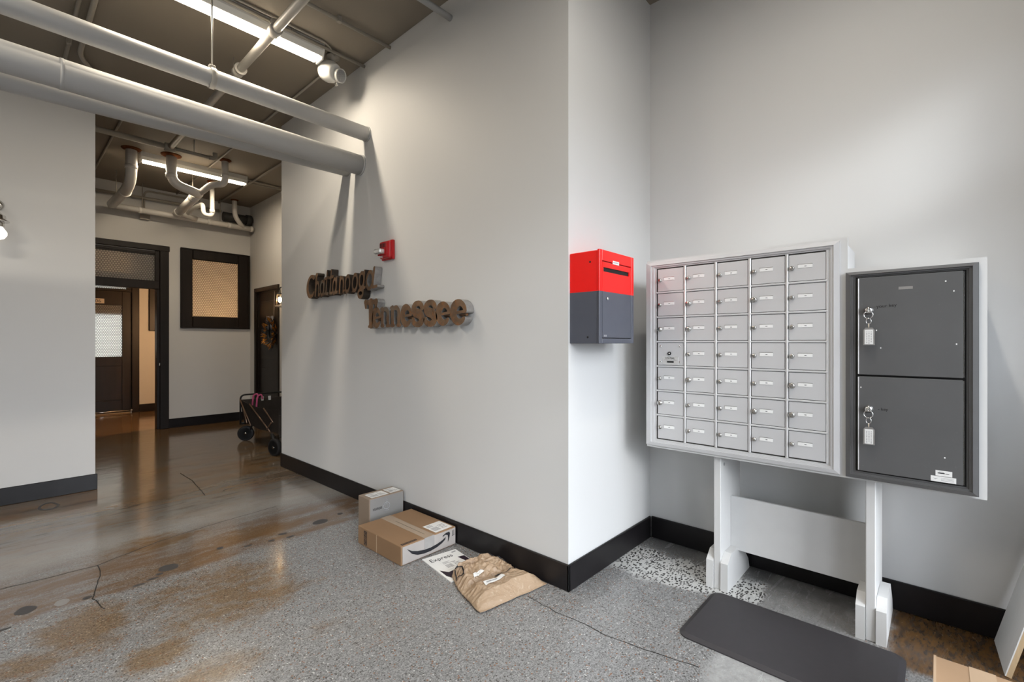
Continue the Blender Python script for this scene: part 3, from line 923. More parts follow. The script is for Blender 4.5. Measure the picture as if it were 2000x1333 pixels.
# white drain pipes
pv = thing('drain_pipes', (1.9, 8.2, 3.28), 'white plastic drain pipes with elbows hanging below the hallway ceiling', 'drain pipe')
MB().tube([(1.10, 9.0, 3.412), (3.06, 9.0, 3.395)], 0.044, 18).build('main_run', M['pvc'], pv)
MB().tube(fillet([(1.14, 7.50, CEIL), (1.14, 7.50, 3.44), (1.13, 7.80, 3.36), (1.14, 8.96, 3.42)], 0.17, 10), 0.060, 20).build('drop_pipe', M['pvc'], pv)
MB().tube(fillet([(1.53, 7.38, CEIL), (1.53, 7.38, 3.47), (1.80, 7.40, 3.415), (1.86, 7.46, 3.415)], 0.20, 10), 0.058, 20).build('drop_pipe', M['pvc'], pv)
MB().tube(fillet([(2.055, 7.05, CEIL), (2.055, 7.05, 3.50), (1.93, 7.17, 3.50), (1.84, 7.50, 3.40)], 0.13, 10), 0.040, 18).build('drop_pipe', M['pvc'], pv)
MB().tube([(1.835, 7.45, 3.40), (1.93, 8.93, 3.43)], 0.058, 20).build('branch_pipe', M['pvc'], pv)
MB().tube([(1.92, 8.80, 3.43), (2.20, 9.0, 3.41)], 0.046, 18).build('wye', M['pvc'], pv)
MB().tube(fillet([(2.20, 8.14, CEIL), (2.20, 8.14, 3.31), (2.085, 8.14, 3.31), (2.085, 8.16, 3.47), (2.05, 8.5, 3.47), (2.05, 9.0, 3.44)], 0.07, 8), 0.030, 16).build('trap', M['pvc'], pv)
MB().tube(fillet([(2.74, 8.9, CEIL), (2.74, 8.9, 3.55), (2.90, 8.99, 3.40)], 0.10, 8), 0.038, 16).build('drop_pipe', M['pvc'], pv)
for (x, y, zz, ax, r) in ((1.14, 7.50, 3.60, 'z', 0.066), (1.53, 7.38, 3.56, 'z', 0.064), (2.055, 7.05, 3.62, 'z', 0.046), (2.20, 8.14, 3.38, 'z', 0.036)):
    MB().tube([(x, y, zz - 0.025), (x, y, zz + 0.025)], r, 20).build('coupling', M['pvc'], pv)
for (a, b, r) in (((1.135, 7.86, 3.365), (1.135, 7.94, 3.37), 0.066), ((1.845, 7.62, 3.405), (1.85, 7.70, 3.408), 0.064),
                  ((1.915, 8.74, 3.424), (1.92, 8.82, 3.427), 0.064), ((1.45, 9.0, 3.409), (1.49, 9.0, 3.409), 0.050),
                  ((2.36, 9.0, 3.402), (2.41, 9.0, 3.402), 0.050), ((2.66, 9.0, 3.4), (2.72, 9.0, 3.4), 0.050), ((3.02, 9.0, 3.396), (3.06, 9.0, 3.396), 0.050),
                  ((1.86, 7.46, 3.415), (1.80, 7.43, 3.415), 0.063)):
    MB().tube([a, b], r, 20).build('coupling', M['pvc'], pv)
for (x, y, r) in ((1.14, 7.50, 0.105), (1.53, 7.38, 0.115), (2.055, 7.05, 0.075), (2.20, 8.14, 0.07), (2.74, 8.9, 0.06)):
    MB().lathe([(r, 0), (r * 0.95, -0.008), (r * 0.62, -0.022)], (x, y, CEIL), n=18).build('rust_ring', M['rust'], pv)
for x, y in ((1.14, 8.6), (1.89, 7.9), (1.5, 9.0), (2.55, 9.0)):
    MB().tube([(x, y, 3.40), (x, y, CEIL)], 0.006, 8).build('hanger_rod', M['conduit'], pv)

# ================================================================== lamps
def strip_light(name, x0, x1, yc, label, lens, power=0, col=(1, 1, 1)):
    t = thing(name, ((x0 + x1) / 2, yc, 3.70), label, 'ceiling light')
    h = [(-0.075, CEIL), (-0.075, 3.775), (-0.058, 3.735), (0.058, 3.735), (0.075, 3.775), (0.075, CEIL)]
    MB().poly([(x0, yc + a, b) for a, b in h], (x1 - x0, 0, 0)).build('housing', M['fix_white'], t)
    lp = [(-0.050, 3.736), (-0.044, 3.716), (0.044, 3.716), (0.050, 3.736)]
    MB().poly([(x0 + 0.02, yc + a, b) for a, b in lp], (x1 - x0 - 0.04, 0, 0)).build('diffuser', lens, t)
    for xe, s in ((x0, -1), (x1, 1)):
        e = [(-0.078, CEIL), (-0.078, 3.77), (-0.055, 3.712), (0.055, 3.712), (0.078, 3.77), (0.078, CEIL)]
        MB().poly([(xe, yc + a, b) for a, b in e], (s * 0.012, 0, 0)).build('end_cap', M['fix_white'], t)
    ld = bpy.data.lights.new(name + '_tube', 'AREA')
    ld.shape = 'RECTANGLE'; ld.size = x1 - x0 - 0.1; ld.size_y = 0.08; ld.energy = power; ld.color = col
    lo = bpy.data.objects.new(name + '_tube', ld); COL.objects.link(lo)
    lo.parent = t; lo.location = (0, 0, 0.008)
    return t


strip_light('fluorescent_light', 0.57, 1.79, 3.78, 'bright fluorescent light on the lobby ceiling beside the floodlight', M['lens1'], 31, (1.0, 0.87, 0.69))
strip_light('fluorescent_light', 0.90, 2.12, 0.35, 'unseen fluorescent light added on the lobby ceiling nearest the letter boxes', M['lens1'], 30, (1.0, 0.95, 0.86))  # extra fixture out of view, added to lift the upper walls
strip_light('fluorescent_light', -1.90, -0.68, 2.90, 'unseen fluorescent light added on the lobby ceiling left of the camera', M['lens1'], 50, (1.0, 0.91, 0.77))  # extra fixture out of view, added to brighten the left wall and pipes
strip_light('fluorescent_light', 1.25, 2.47, 7.58, 'fluorescent light in the hallway behind the white drain pipes', M['lens2'], 29, (1.0, 0.84, 0.63))

# white floodlight on the ceiling
fl = thing('ceiling_floodlight', (1.92, 3.80, 3.58), 'white egg shaped ceiling floodlight with round lens at the end of the fluorescent', 'floodlight')
ax = Vector((0.25, -0.75, -0.30)).normalized()
c0 = Vector((1.90, 3.83, 3.70))
MB().lathe([(0, -0.085), (0.045, -0.078), (0.078, -0.045), (0.088, 0.0), (0.084, 0.04), (0.070, 0.075), (0.062, 0.085)], c0, ax, 26).build('lamp_head', M['fix_white'], fl)
c1 = c0 + Vector((0.035, -0.01, -0.015)) + ax * 0.05
MB().lathe([(0.052, 0), (0.056, 0.02), (0.056, 0.045), (0.050, 0.048), (0.048, 0.040), (0, 0.040)], c1, ax, 24).build('lens_barrel', M['fix_white'], fl)
ln = MB()
for a in range(-4, 5):
    hgt = math.sqrt(max(0.0, 0.046 ** 2 - (a * 0.010) ** 2))
    sd = ax.cross(Vector((0, 0, 1))).normalized(); up = sd.cross(ax)
    ln.tube([c1 + ax * 0.043 + sd * (a * 0.010) - up * hgt, c1 + ax * 0.043 + sd * (a * 0.010) + up * hgt], 0.003, 6)
ln.build('lens_grille', M['pipe_grey'], fl)
sd = ax.cross(Vector((0, 0, 1))).normalized()
b0 = c0 - sd * 0.085 + Vector((0, 0, -0.065)) - ax * 0.02
MB().poly([b0 + Vector((0, 0, 0.02)), b0 + ax * 0.10 + sd * 0.07 + Vector((0, 0, 0.0)), b0 + ax * 0.10 + sd * 0.07 + Vector((0, 0, -0.025)), b0 + Vector((0, 0, -0.012))],
          -sd * 0.014 + Vector((0, 0, -0.006))).build('visor', M['fix_white'], fl)
MB().lathe([(0.055, 0), (0.055, -0.02), (0.03, -0.035), (0.018, -0.06), (0.018, -0.09)], (1.92, 3.80, CEIL), n=18).build('mount', M['conduit'], fl)

# wall sconce at the far left (half outside the photo)
sc = thing('globe_sconce', (0.0, 5.74, 2.23), 'chrome wall lamp with white globe bulb at the left edge', 'wall lamp')
sx, sy = -0.005, 5.70
MB().tube(fillet([(sx, 5.91, 2.56), (sx, sy, 2.58), (sx, sy, 2.45)], 0.09), 0.011, 12).build('arm', M['chrome'], sc)
MB().lathe([(0.05, 0), (0.05, -0.012), (0.02, -0.02)], (sx, 5.91, 2.56), (0, 1, 0), 20).build('wall_plate', M['chrome'], sc)
MB().lathe([(0.012, 0.10), (0.025, 0.075), (0.042, 0.055), (0.058, 0.045), (0.060, 0.018), (0.082, 0.0), (0.080, -0.004), (0.05, -0.002)], (sx, sy, 2.392), n=28).build('cap', M['chrome'], sc)
MB().lathe([(0.05, 0), (0.052, -0.045), (0.046, -0.05)], (sx, sy, 2.392), n=24).build('collar', M['chrome'], sc)
MB().lathe([(0.040, 0.0), (0.052, -0.018), (0.066, -0.042), (0.066, -0.068), (0.05, -0.095), (0.02, -0.108), (0, -0.11)], (sx, sy, 2.345), n=28).build('globe_bulb', M['bulb_white'], sc)

# warm caged sconce beside the hall door
hs = thing('lantern_sconce', (3.0, 7.58, 1.93), 'small glass lantern with glowing warm bulb at the hallway corner', 'wall lamp')
lx, ly, lz = 2.96, 7.56, 2.05
MB().lathe([(0, 0.0), (0.016, 0.008), (0.026, 0.03), (0.028, 0.05), (0.018, 0.075), (0.010, 0.085)], (lx, ly, lz - 0.04), n=16).build('bulb', M['bulb_warm'], hs)
MB().lathe([(0.055, 0), (0.062, 0.02), (0.048, 0.16), (0.03, 0.175)], (lx, ly, lz - 0.09), n=8, smooth=False).build('glass_shade', M['glass'], hs)
for kk in range(4):
    a = kk * math.pi / 2 + 0.6
    MB().tube([(lx + 0.064 * math.cos(a), ly + 0.064 * math.sin(a), lz - 0.09), (lx + 0.048 * math.cos(a), ly + 0.048 * math.sin(a), lz + 0.08)], 0.004, 6).build('cage_bar', M['brass_plate'], hs)
MB().lathe([(0.066, 0), (0.066, 0.02), (0.02, 0.02)], (lx, ly, lz - 0.11), n=16).build('base_ring', M['brass_plate'], hs)
MB().lathe([(0.05, 0), (0.035, 0.025), (0.015, 0.03), (0.012, 0.07)], (lx, ly, lz + 0.08), n=16).build('cap', M['iron'], hs)
MB().tube(fillet([(lx, ly, lz + 0.14), (lx, ly, lz + 0.20), (3.09, ly, lz + 0.20)], 0.05), 0.008, 8).build('bracket', M['iron'], hs)
pd = bpy.data.lights.new('lantern_glow', 'POINT'); pd.energy = 7; pd.color = (1.0, 0.55, 0.2); pd.shadow_soft_size = 0.03
po = bpy.data.objects.new('lantern_glow', pd); COL.objects.link(po); po.parent = hs; po.location = Vector((lx - 0.0, ly - 0.0, lz)) - ORG[hs]

# vestibule pendant behind the patterned window
vp = thing('vestibule_pendant', (2.66, 9.66, 1.86), 'bare warm pendant bulb in the vestibule behind the patterned window', 'pendant lamp')
MB().tube([(2.66, 9.66, 2.00), (2.66, 9.66, CEIL)], 0.006, 8).build('cord', M['black'], vp)
MB().lathe([(0.022, 0), (0.022, 0.06), (0.008, 0.075)], (2.66, 9.66, 1.95), n=14).build('socket', M['iron'], vp)
MB().lathe([(0, 0.0), (0.025, 0.01), (0.036, 0.04), (0.03, 0.07), (0.015, 0.095)], (2.66, 9.66, 1.86), n=16).build('bulb', M['bulb_warm'], vp)
pd = bpy.data.lights.new('vestibule_glow', 'POINT'); pd.energy = 190; pd.color = (1.0, 0.58, 0.28); pd.shadow_soft_size = 0.05
po = bpy.data.objects.new('vestibule_glow', pd); COL.objects.link(po); po.parent = vp; po.location = (0, 0, 0.02)

# ================================================================== rusty word signs
def contour(f, x0, x1, y0, y1, nx):
    """marching squares of f<0, closed loops"""
    h = (x1 - x0) / nx
    ny = int(math.ceil((y1 - y0) / h))
    xs = x0 + h * np.arange(nx + 1); ys = y0 + h * np.arange(ny + 1)
    Xg, Yg = np.meshgrid(xs, ys)
    F = f(Xg, Yg)
    F[0, :] = F[-1, :] = 1; F[:, 0] = F[:, -1] = 1
    F = np.where(np.abs(F) < 1e-9, 1e-9, F)
    link = {}
    pos = {}

    def pt(a, b):
        key = (a, b) if a < b else (b, a)
        if key not in pos:
            fa, fb = F[key[0]], F[key[1]]
            t_ = fa / (fa - fb)
            pos[key] = (xs[key[0][1]] + t_ * (xs[key[1][1]] - xs[key[0][1]]), ys[key[0][0]] + t_ * (ys[key[1][0]] - ys[key[0][0]]))
        return key
    for j in range(ny):
        for i in range(nx):
            c = [(j, i), (j, i + 1), (j + 1, i + 1), (j + 1, i)]
            s = [F[q] < 0 for q in c]
            if all(s) or not any(s): continue
            cr = [pt(c[e], c[(e + 1) % 4]) for e in range(4) if s[e] != s[(e + 1) % 4]]
            prs = [(cr[0], cr[1])] if len(cr) == 2 else [(cr[0], cr[1]), (cr[2], cr[3])]
            for a, b in prs:
                link.setdefault(a, []).append(b); link.setdefault(b, []).append(a)
    loops = []
    seen = set()
    for st in link:
        if st in seen: continue
        lp = [st]; seen.add(st); cur = st
        while True:
            nx_ = [q for q in link[cur] if q not in seen]
            if not nx_: break
            cur = nx_[0]; seen.add(cur); lp.append(cur)
        if len(lp) > 6: loops.append([pos[q] for q in lp])
    return loops


def arc(cx, cy, rx, ry, a0, a1, n=18):
    return [(cx + rx * math.cos(R(a0 + (a1 - a0) * i / n)), cy + ry * math.sin(R(a0 + (a1 - a0) * i / n))) for i in range(n + 1)]


def strokes_sdf(strokes):
    segs = []
    for pts, r in strokes:
        rs = r if isinstance(r, (list, tuple)) else None
        m = len(pts) - 1
        for i in range(m):
            if rs:
                t0 = i / m * (len(rs) - 1); t1 = (i + 1) / m * (len(rs) - 1)
                g = lambda q: rs[min(int(q), len(rs) - 2)] + (q - min(int(q), len(rs) - 2)) * (rs[min(int(q), len(rs) - 2) + 1] - rs[min(int(q), len(rs) - 2)])
                segs.append((pts[i], pts[i + 1], g(t0), g(t1)))
            else:
                segs.append((pts[i], pts[i + 1], r, r))

    def f(X, Y):
        out = np.full(X.shape, 9.0)
        for (ax_, ay_), (bx, by), ra, rb in segs:
            dx, dy = bx - ax_, by - ay_
            L = dx * dx + dy * dy + 1e-12
            t_ = np.clip(((X - ax_) * dx + (Y - ay_) * dy) / L, 0, 1)
            d = np.hypot(X - ax_ - t_ * dx, Y - ay_ - t_ * dy) - (ra + t_ * (rb - ra))
            out = np.minimum(out, d)
        return out
    return f


# fat serif letters in a 1 x 1 box (width x x-height)
FAT = {
    'T': [([(0.02, 1.38), (0.98, 1.38)], 0.10), ([(0.05, 1.40), (0.05, 1.12)], [0.12, 0.07]), ([(0.95, 1.40), (0.95, 1.12)], [0.12, 0.07]),
          ([(0.5, 1.4), (0.5, 0.1)], [0.15, 0.12, 0.13]), ([(0.32, 0.05), (0.68, 0.05)], 0.055)],
    'e': [(arc(0.5, 0.5, 0.36, 0.41, 8, 318, 30), [0.075, 0.10, 0.16, 0.15, 0.12, 0.075]), ([(0.2, 0.48), (0.86, 0.53)], 0.048)],
    'n': [([(0.22, 0.90), (0.22, 0.10)], 0.105), ([(0.08, 0.92), (0.22, 0.92)], 0.06), (arc(0.50, 0.64, 0.29, 0.27, 165, 0, 14), [0.05, 0.09, 0.105]),
          ([(0.79, 0.64), (0.79, 0.10)], 0.105), ([(0.10, 0.055), (0.36, 0.055)], 0.055), ([(0.66, 0.055), (0.94, 0.055)], 0.055)],
    's': [(arc(0.52, 0.74, 0.31, 0.22, 12, 225, 16) + arc(0.48, 0.28, 0.33, 0.23, 70, -165, 20), [0.11, 0.09, 0.13, 0.17, 0.14, 0.09, 0.11])],
}
# brush script letters, slanted
SCR = {
    'C': [(arc(0.55, 0.66, 0.40, 0.60, 55, 320, 26), [0.09, 0.07, 0.10, 0.10, 0.06])],
    'h': [([(0.30, 1.28), (0.22, 0.10)], [0.11, 0.085]), ([(0.20, 1.24), (0.46, 1.30)], 0.08), (arc(0.52, 0.50, 0.27, 0.34, 160, 0, 12) + [(0.79, 0.10)], 0.075), ([(0.79, 0.10), (1.0, 0.12)], 0.06)],
    'a': [(arc(0.42, 0.46, 0.34, 0.40, 0, 360, 24), 0.075), ([(0.80, 0.88), (0.76, 0.10)], 0.085), ([(0.76, 0.09), (1.02, 0.12)], 0.06)],
    't': [([(0.52, 1.34), (0.44, 0.12)], 0.09), ([(0.08, 0.97), (0.94, 1.01)], 0.065), ([(0.44, 0.10), (0.92, 0.10)], 0.065)],
    'n': [([(0.22, 0.88), (0.18, 0.10)], 0.085), (arc(0.49, 0.52, 0.29, 0.34, 165, 0, 12) + [(0.78, 0.10)], 0.075), ([(0.78, 0.10), (1.0, 0.12)], 0.06)],
    'o': [(arc(0.5, 0.47, 0.36, 0.42, 0, 360, 26), 0.078)],
    'g': [(arc(0.44, 0.54, 0.33, 0.38, 0, 360, 24), 0.075), ([(0.80, 0.96), (0.74, 0.0)], 0.08), (arc(0.38, -0.13, 0.34, 0.20, 20, -330, 24), 0.075), ([(0.74, 0.1), (1.0, 0.16)], 0.055)],
    'A': [(arc(0.42, 0.47, 0.37, 0.42, 0, 360, 24), 0.075), ([(0.90, 1.02), (0.80, 0.12)], [0.09, 0.085]), ([(0.78, 0.10), (1.30, 0.12)], 0.06)],
}


M['letter_side'] = plain('shaded_rusty_edge', (0.045, 0.034, 0.026), 0.6, 0.3, 0.4, 0.4, 25)  # rusty edge toned darker, painting in the shade between letters


def letter(sign, glyph, table, y0, y1, zb, xh, shear, xf, depth, fat=1.0, side='galv'):
    """y0 > y1: left to right as seen; zb baseline, xh x-height"""
    loops = contour(strokes_sdf([(p_, [q * fat for q in r_] if isinstance(r_, (list, tuple)) else r_ * fat) for p_, r_ in table[glyph]]), -0.35, 1.75, -0.65, 1.75, 72)
    cu = bpy.data.curves.new('l', 'CURVE'); cu.dimensions = '2D'; cu.fill_mode = 'BOTH'; cu.extrude = depth / 2
    wdt = y0 - y1
    for lp in loops:
        sp = cu.splines.new('POLY'); sp.points.add(len(lp) - 1); sp.use_cyclic_u = True
        for q, (a, b) in zip(sp.points, lp):
            q.co = (a * wdt + shear * b * xh, b * xh, 0, 1)
    o = bpy.data.objects.new('l', cu); COL.objects.link(o)
    bpy.context.view_layer.update()
    me = bpy.data.meshes.new_from_object(o.evaluated_get(bpy.context.evaluated_depsgraph_get()))
    bpy.data.objects.remove(o); bpy.data.curves.remove(cu)
    org = ORG[sign]
    idx = [0 if abs(f_.normal.z) > 0.5 else 1 for f_ in me.polygons]
    for v in me.vertices:
        a, b, c = v.co
        v.co = Vector((xf + depth / 2 - c, y0 - a, zb + b)) - org
    me.materials.clear(); me.materials.append(M['rusty']); me.materials.append(M[side])
    for f_, q in zip(me.polygons, idx):
        f_.material_index = q; f_.use_smooth = False
    me.name = 'letter'
    ob = bpy.data.objects.new('letter', me); COL.objects.link(ob); ob.parent = sign
    ORG[ob] = org
    return ob


sg = thing('word_sign', (2.125, 4.03, 1.77), 'rusty script metal letters reading Chattanooga, upper left of the two words', 'sign')
for gch, a, b in (('C', 4.700, 4.500), ('h', 4.520, 4.400), ('a', 4.400, 4.298), ('t', 4.318, 4.222), ('t', 4.238, 4.142), ('a', 4.154, 4.060),
                  ('n', 4.035, 3.925), ('o', 3.931, 3.822), ('o', 3.806, 3.694), ('g', 3.690, 3.575), ('A', 3.566, 3.435)):
    letter(sg, gch, SCR, a, b, 1.836, 0.165, 0.10, 2.09, 0.066, 1.22, 'galv' if gch == 'A' else 'letter_side')
MB().box((2.120, 3.50, 1.838), (2.14, 4.62, 1.856), 0.002).build('mounting_rail', M['rusty'], sg)
for y in (4.40, 3.85):
    MB().box((2.135, y - 0.02, 1.84), (2.16, y + 0.02, 1.855)).build('standoff', M['galv'], sg)
sg = thing('word_sign', (2.125, 2.93, 1.51), 'rusty round metal letters reading Tennessee, lower right of the two words', 'sign')
for gch, a, b, xh in (('T', 3.570, 3.395, 0.152), ('e', 3.458, 3.325, 0.155), ('n', 3.340, 3.200, 0.158), ('n', 3.200, 3.050, 0.162), ('e', 3.052, 2.905, 0.158),
                      ('s', 2.922, 2.760, 0.172), ('s', 2.774, 2.612, 0.170), ('e', 2.620, 2.462, 0.152), ('e', 2.464, 2.296, 0.158)):
    letter(sg, gch, FAT, a, b, 1.519, xh, 0.0, 2.09, 0.066, 1.28)
MB().box((2.115, 2.34, 1.575), (2.14, 3.46, 1.60), 0.002).build('mounting_rail', M['rusty'], sg)
for y in (3.3, 2.5):
    MB().box((2.135, y - 0.02, 1.578), (2.16, y + 0.02, 1.597)).build('standoff', M['galv'], sg)

# ================================================================== fire strobe
M['strobe'] = plain('clear_faceted_strobe_lens', (0.72, 0.71, 0.68), 0.12, 0.55, 0.6, 0.45, 60)
fs = thing('fire_strobe', (2.13, 3.315, 2.07), 'red fire alarm strobe with clear lens on the letter wall', 'fire alarm')
MB().box((2.105, 3.245, 2.075), (2.16, 3.385, 2.215), 0.016, seg=3).build('housing', M['red_plastic'], fs)
MB().box((2.135, 3.237, 2.067), (2.16, 3.393, 2.223), 0.004).build('back_plate', M['red_plastic'], fs)
MB().box((2.098, 3.284, 2.102), (2.106, 3.394, 2.158), 0.003).build('lens_bezel', M['red_plastic'], fs)
MB().box((2.052, 3.292, 2.110), (2.106, 3.386, 2.150), 0.012, seg=2).build('strobe_lens', M['strobe'], fs)
MB().text('FIRE', 0.026, (2.1045, 3.375, 2.080), (0, -1, 0), (0, 0, 1), 0.0006).build('lettering', M['paper'], fs)
for kk in range(4):
    MB().box((2.1035, 3.29 + kk * 0.022, 2.165), (2.107, 3.302 + kk * 0.022, 2.198), 0.001).build('sounder_slot', M['black'], fs)

# ================================================================== red drop box on the return wall
rb = thing('drop_box', (2.36, 1.44, 1.39), 'red and grey metal drop box with letter slot on the short wall', 'drop box')
X0, X1, Y0, Y1, Z0, Z1 = 2.172, 2.545, 1.338, 1.535, 1.390, 1.895
MB().box((X0, Y0 + 0.012, Z0), (X1, Y1, Z1), 0.003).build('body', M['two_tone'], rb)
fr = MB()
fr.box((X0 - 0.004, Y0, Z0), (X0 + 0.024, Y0 + 0.014, Z1 + 0.004), 0.002).box((X1 - 0.024, Y0, Z0), (X1 + 0.004, Y0 + 0.014, Z1 + 0.004), 0.002)
fr.box((X0 + 0.024, Y0, Z1 - 0.055), (X1 - 0.024, Y0 + 0.014, Z1 + 0.004), 0.002).box((X0 + 0.024, Y0, Z0), (X1 - 0.024, Y0 + 0.014, Z0 + 0.028), 0.002)
fr.build('front_frame', M['two_tone'], rb)
dr = MB()
dx0, dx1, dz0, dz1 = X0 + 0.028, X1 - 0.028, Z0 + 0.032, Z1 - 0.060
sx0, sx1, sz0, sz1 = X0 + 0.040, X1 - 0.050, 1.782, 1.806
dr.box((dx0, Y0 + 0.002, dz0), (dx1, Y0 + 0.011, sz0)).box((dx0, Y0 + 0.002, sz1), (dx1, Y0 + 0.011, dz1))
dr.box((dx0, Y0 + 0.002, sz0), (sx0, Y0 + 0.011, sz1)).box((sx1, Y0 + 0.002, sz0), (dx1, Y0 + 0.011, sz1))
door = dr.build('front_door', M['two_tone'], rb)
MB().box((sx0 - 0.002, Y0 + 0.0085, sz0 - 0.002), (sx1 + 0.002, Y0 + 0.0115, sz1 + 0.002)).build('slot_cavity', M['black'], door)
MB().box((X0 + 0.022, Y0 + 0.0115, Z0 + 0.026), (X1 - 0.022, Y0 + 0.0122, Z1 - 0.052)).build('door_gap', M['black'], rb)
MB().lathe([(0.009, 0), (0.009, 0.008), (0.006, 0.010)], (X0 + 0.075, Y0 + 0.003, 1.636), (0, -1, 0), 14).build('lock', M['chrome'], door)
MB().box((X0 + 0.135, Y0 - 0.0002, 1.832), (X0 + 0.205, Y0 + 0.0025, 1.852), 0.0008).build('label_strip', M['paper'], door)
pm = MB()
for kk in range(7):
    pm.box((X0 + 0.142 + kk * 0.008, Y0 - 0.0005, 1.839), (X0 + 0.1475 + kk * 0.008, Y0, 1.8455))
pm.build('faint_print', M['greyprint'], door)
pm = MB()
for kk in range(3):
    pm.box((X0 + 0.045 + kk * 0.010, Y0 + 0.0012, 1.428), (X0 + 0.052 + kk * 0.010, Y0 + 0.002, 1.438))
pm.build('faint_print', M['greyprint'], door)
for y, z in ((1.40, 1.835), (1.415, 1.425)):
    MB().lathe([(0.006, 0), (0.004, 0.002)], (X0, y, z), (-1, 0, 0), 10).build('rivet', M['black'], rb)

# ================================================================== letter box stand (painted wood)
st = thing('mailbox_stand', (2.93, 0.59, 0), 'pale grey painted wooden stand holding the letter boxes', 'stand')
XF = 2.700
MB().poly([(XF, 1.327, 0.757), (XF, 1.327, 1.895), (XF, 0.314, 1.895), (XF, 0.314, 1.745), (XF, -0.149, 1.745), (XF, -0.149, 0.757)], (0.02, 0, 0)).build('front_panel', M['wood_white'], st)
MB().poly([(XF + 0.02, 1.31, 0.775), (XF + 0.02, 1.31, 1.88), (XF + 0.02, 0.33, 1.88), (XF + 0.02, 0.33, 1.73), (XF + 0.02, -0.135, 1.73), (XF + 0.02, -0.135, 0.775)], (0.38, 0, 0)).build('cabinet_body', M['wood_white'], st)
for y0, y1 in ((0.905, 0.943), (0.213, 0.251)):
    MB().box((2.745, y0, 0.0), (3.09, y1, 0.775), 0.003).build('post', M['wood_white'], st)
fp = [(2.735, 0), (2.738, 0.155), (2.80, 0.20), (2.98, 0.20), (3.12, 0.065), (3.145, 0.0)]
for y0, y1 in ((0.943, 0.984), (0.864, 0.905), (0.251, 0.290), (0.172, 0.213)):
    MB().poly([(x, y0 + 0.001, z) for x, z in fp], (0, y1 - y0 - 0.002, 0)).build('foot', M['wood_white'], st)
MB().box((2.915, 0.251, 0.180), (2.935, 0.905, 0.492), 0.002).build('stretcher_panel', M['wood_white'], st)
MB().lathe([(0.010, 0), (0.010, 0.002), (0, 0.002)], (2.80, 0.905, 0.70), (0, -1, 0), 12).build('screw_hole', M['greyprint'], st)

# ------------------------------------------------------------------ aluminium bank of 35 letter boxes
XA = 2.688
mbk = thing('mailbox_bank', (2.69, 0.83, 0.77), 'silver aluminium bank of small locked letter boxes', 'mailboxes')
gy0, gy1, gz0, gz1 = 1.263, 0.391, 0.811, 1.843
oy0, oy1, oz0, oz1 = 1.3255, 0.343, 0.772, 1.880


def moulding(t, y0, y1, z0, z1, iy0, iy1, iz0, iz1, xb, mats, name='frame'):
    """four mitred frame members with a stepped profile"""
    O = [(y0, z0), (y1, z0), (y1, z1), (y0, z1)]
    I = [(iy0, iz0), (iy1, iz0), (iy1, iz1), (iy0, iz1)]
    prof = [(0.0, 0.0), (0.0, 0.014), (0.50, 0.018), (0.52, 0.012), (0.78, 0.012), (0.80, 0.006), (1.0, 0.006), (1.0, 0.0)]
    for e in range(4):
        a, b = e, (e + 1) % 4
        vs, fc = [], []
        for c_ in (a, b):
            for f_, h_ in prof:
                vs.append((xb - h_, O[c_][0] + (I[c_][0] - O[c_][0]) * f_, O[c_][1] + (I[c_][1] - O[c_][1]) * f_))
        n = len(prof)
        fc = [(i, (i + 1) % n, n + (i + 1) % n, n + i) for i in range(n)] + [tuple(range(n)), tuple(range(2 * n - 1, n - 1, -1))]
        MB().mesh(vs, fc).build(name, mats, t)


moulding(mbk, oy0, oy1, oz0, oz1, gy0, gy1, gz0, gz1, XF - 0.0003, M['alu'])
MB().box((XF - 0.002, gy1 - 0.002, gz0 - 0.002), (XF - 0.0003, gy0 + 0.002, gz1 + 0.002)).build('backing', M['iron'], mbk)
cw = (gy0 - gy1) / 5; rh = (gz1 - gz0) / 7
for c_ in range(1, 5):
    y = gy0 - cw * c_
    MB().box((XA, y - 0.0062, gz0), (XF - 0.0004, y + 0.0062, gz1), 0.002).build('divider', M['alu_edge'], mbk)
for r_ in range(1, 7):
    z = gz1 - rh * r_
    MB().box((XA + 0.001, gy1, z - 0.0050), (XF - 0.0004, gy0, z + 0.0050), 0.002).build('divider', M['alu'], mbk)
MB().box((XA + 0.002, gy1 - 0.001, gz0), (XF - 0.0004, gy1 + 0.008, gz1), 0.002).build('divider', M['alu_edge'], mbk)


def card_mat():
    k = NT('printed_name_card')
    x, y, z = k.xyz(k.obj())
    n = k.noise(k.mapv(k.pos(), (1, 340, 260)), 1.0, 2)
    return k.done(k.princ(k.mix(k.step(n, 0.74, 0.80), (0.80, 0.80, 0.79), (0.45, 0.45, 0.45)), 0.5))


M['name_card'] = card_mat()


def cell(c_, r_):
    yl = gy0 - cw * c_; zt = gz1 - rh * r_
    return yl, zt


yl, zt = cell(0, 0)
door0 = MB().box((XA + 0.004, yl - 0.0090, zt - 0.0075), (XF - 0.001, yl - cw + 0.0095, zt - rh + 0.0075), 0.0012).build('mailbox_door', M['alu'], mbk)
zc = zt - rh / 2


def lock_mesh(rr, ln_, mat, par, yl, zc):
    o = MB().lathe([(rr * 1.15, 0), (rr * 1.15, 0.003), (rr, 0.004), (rr, ln_), (rr * 0.75, ln_ + 0.0015), (0, ln_ + 0.0015)], (XA + 0.005, yl - 0.023, zc), (-1, 0, 0), 16).build('lock', mat, par)
    return o


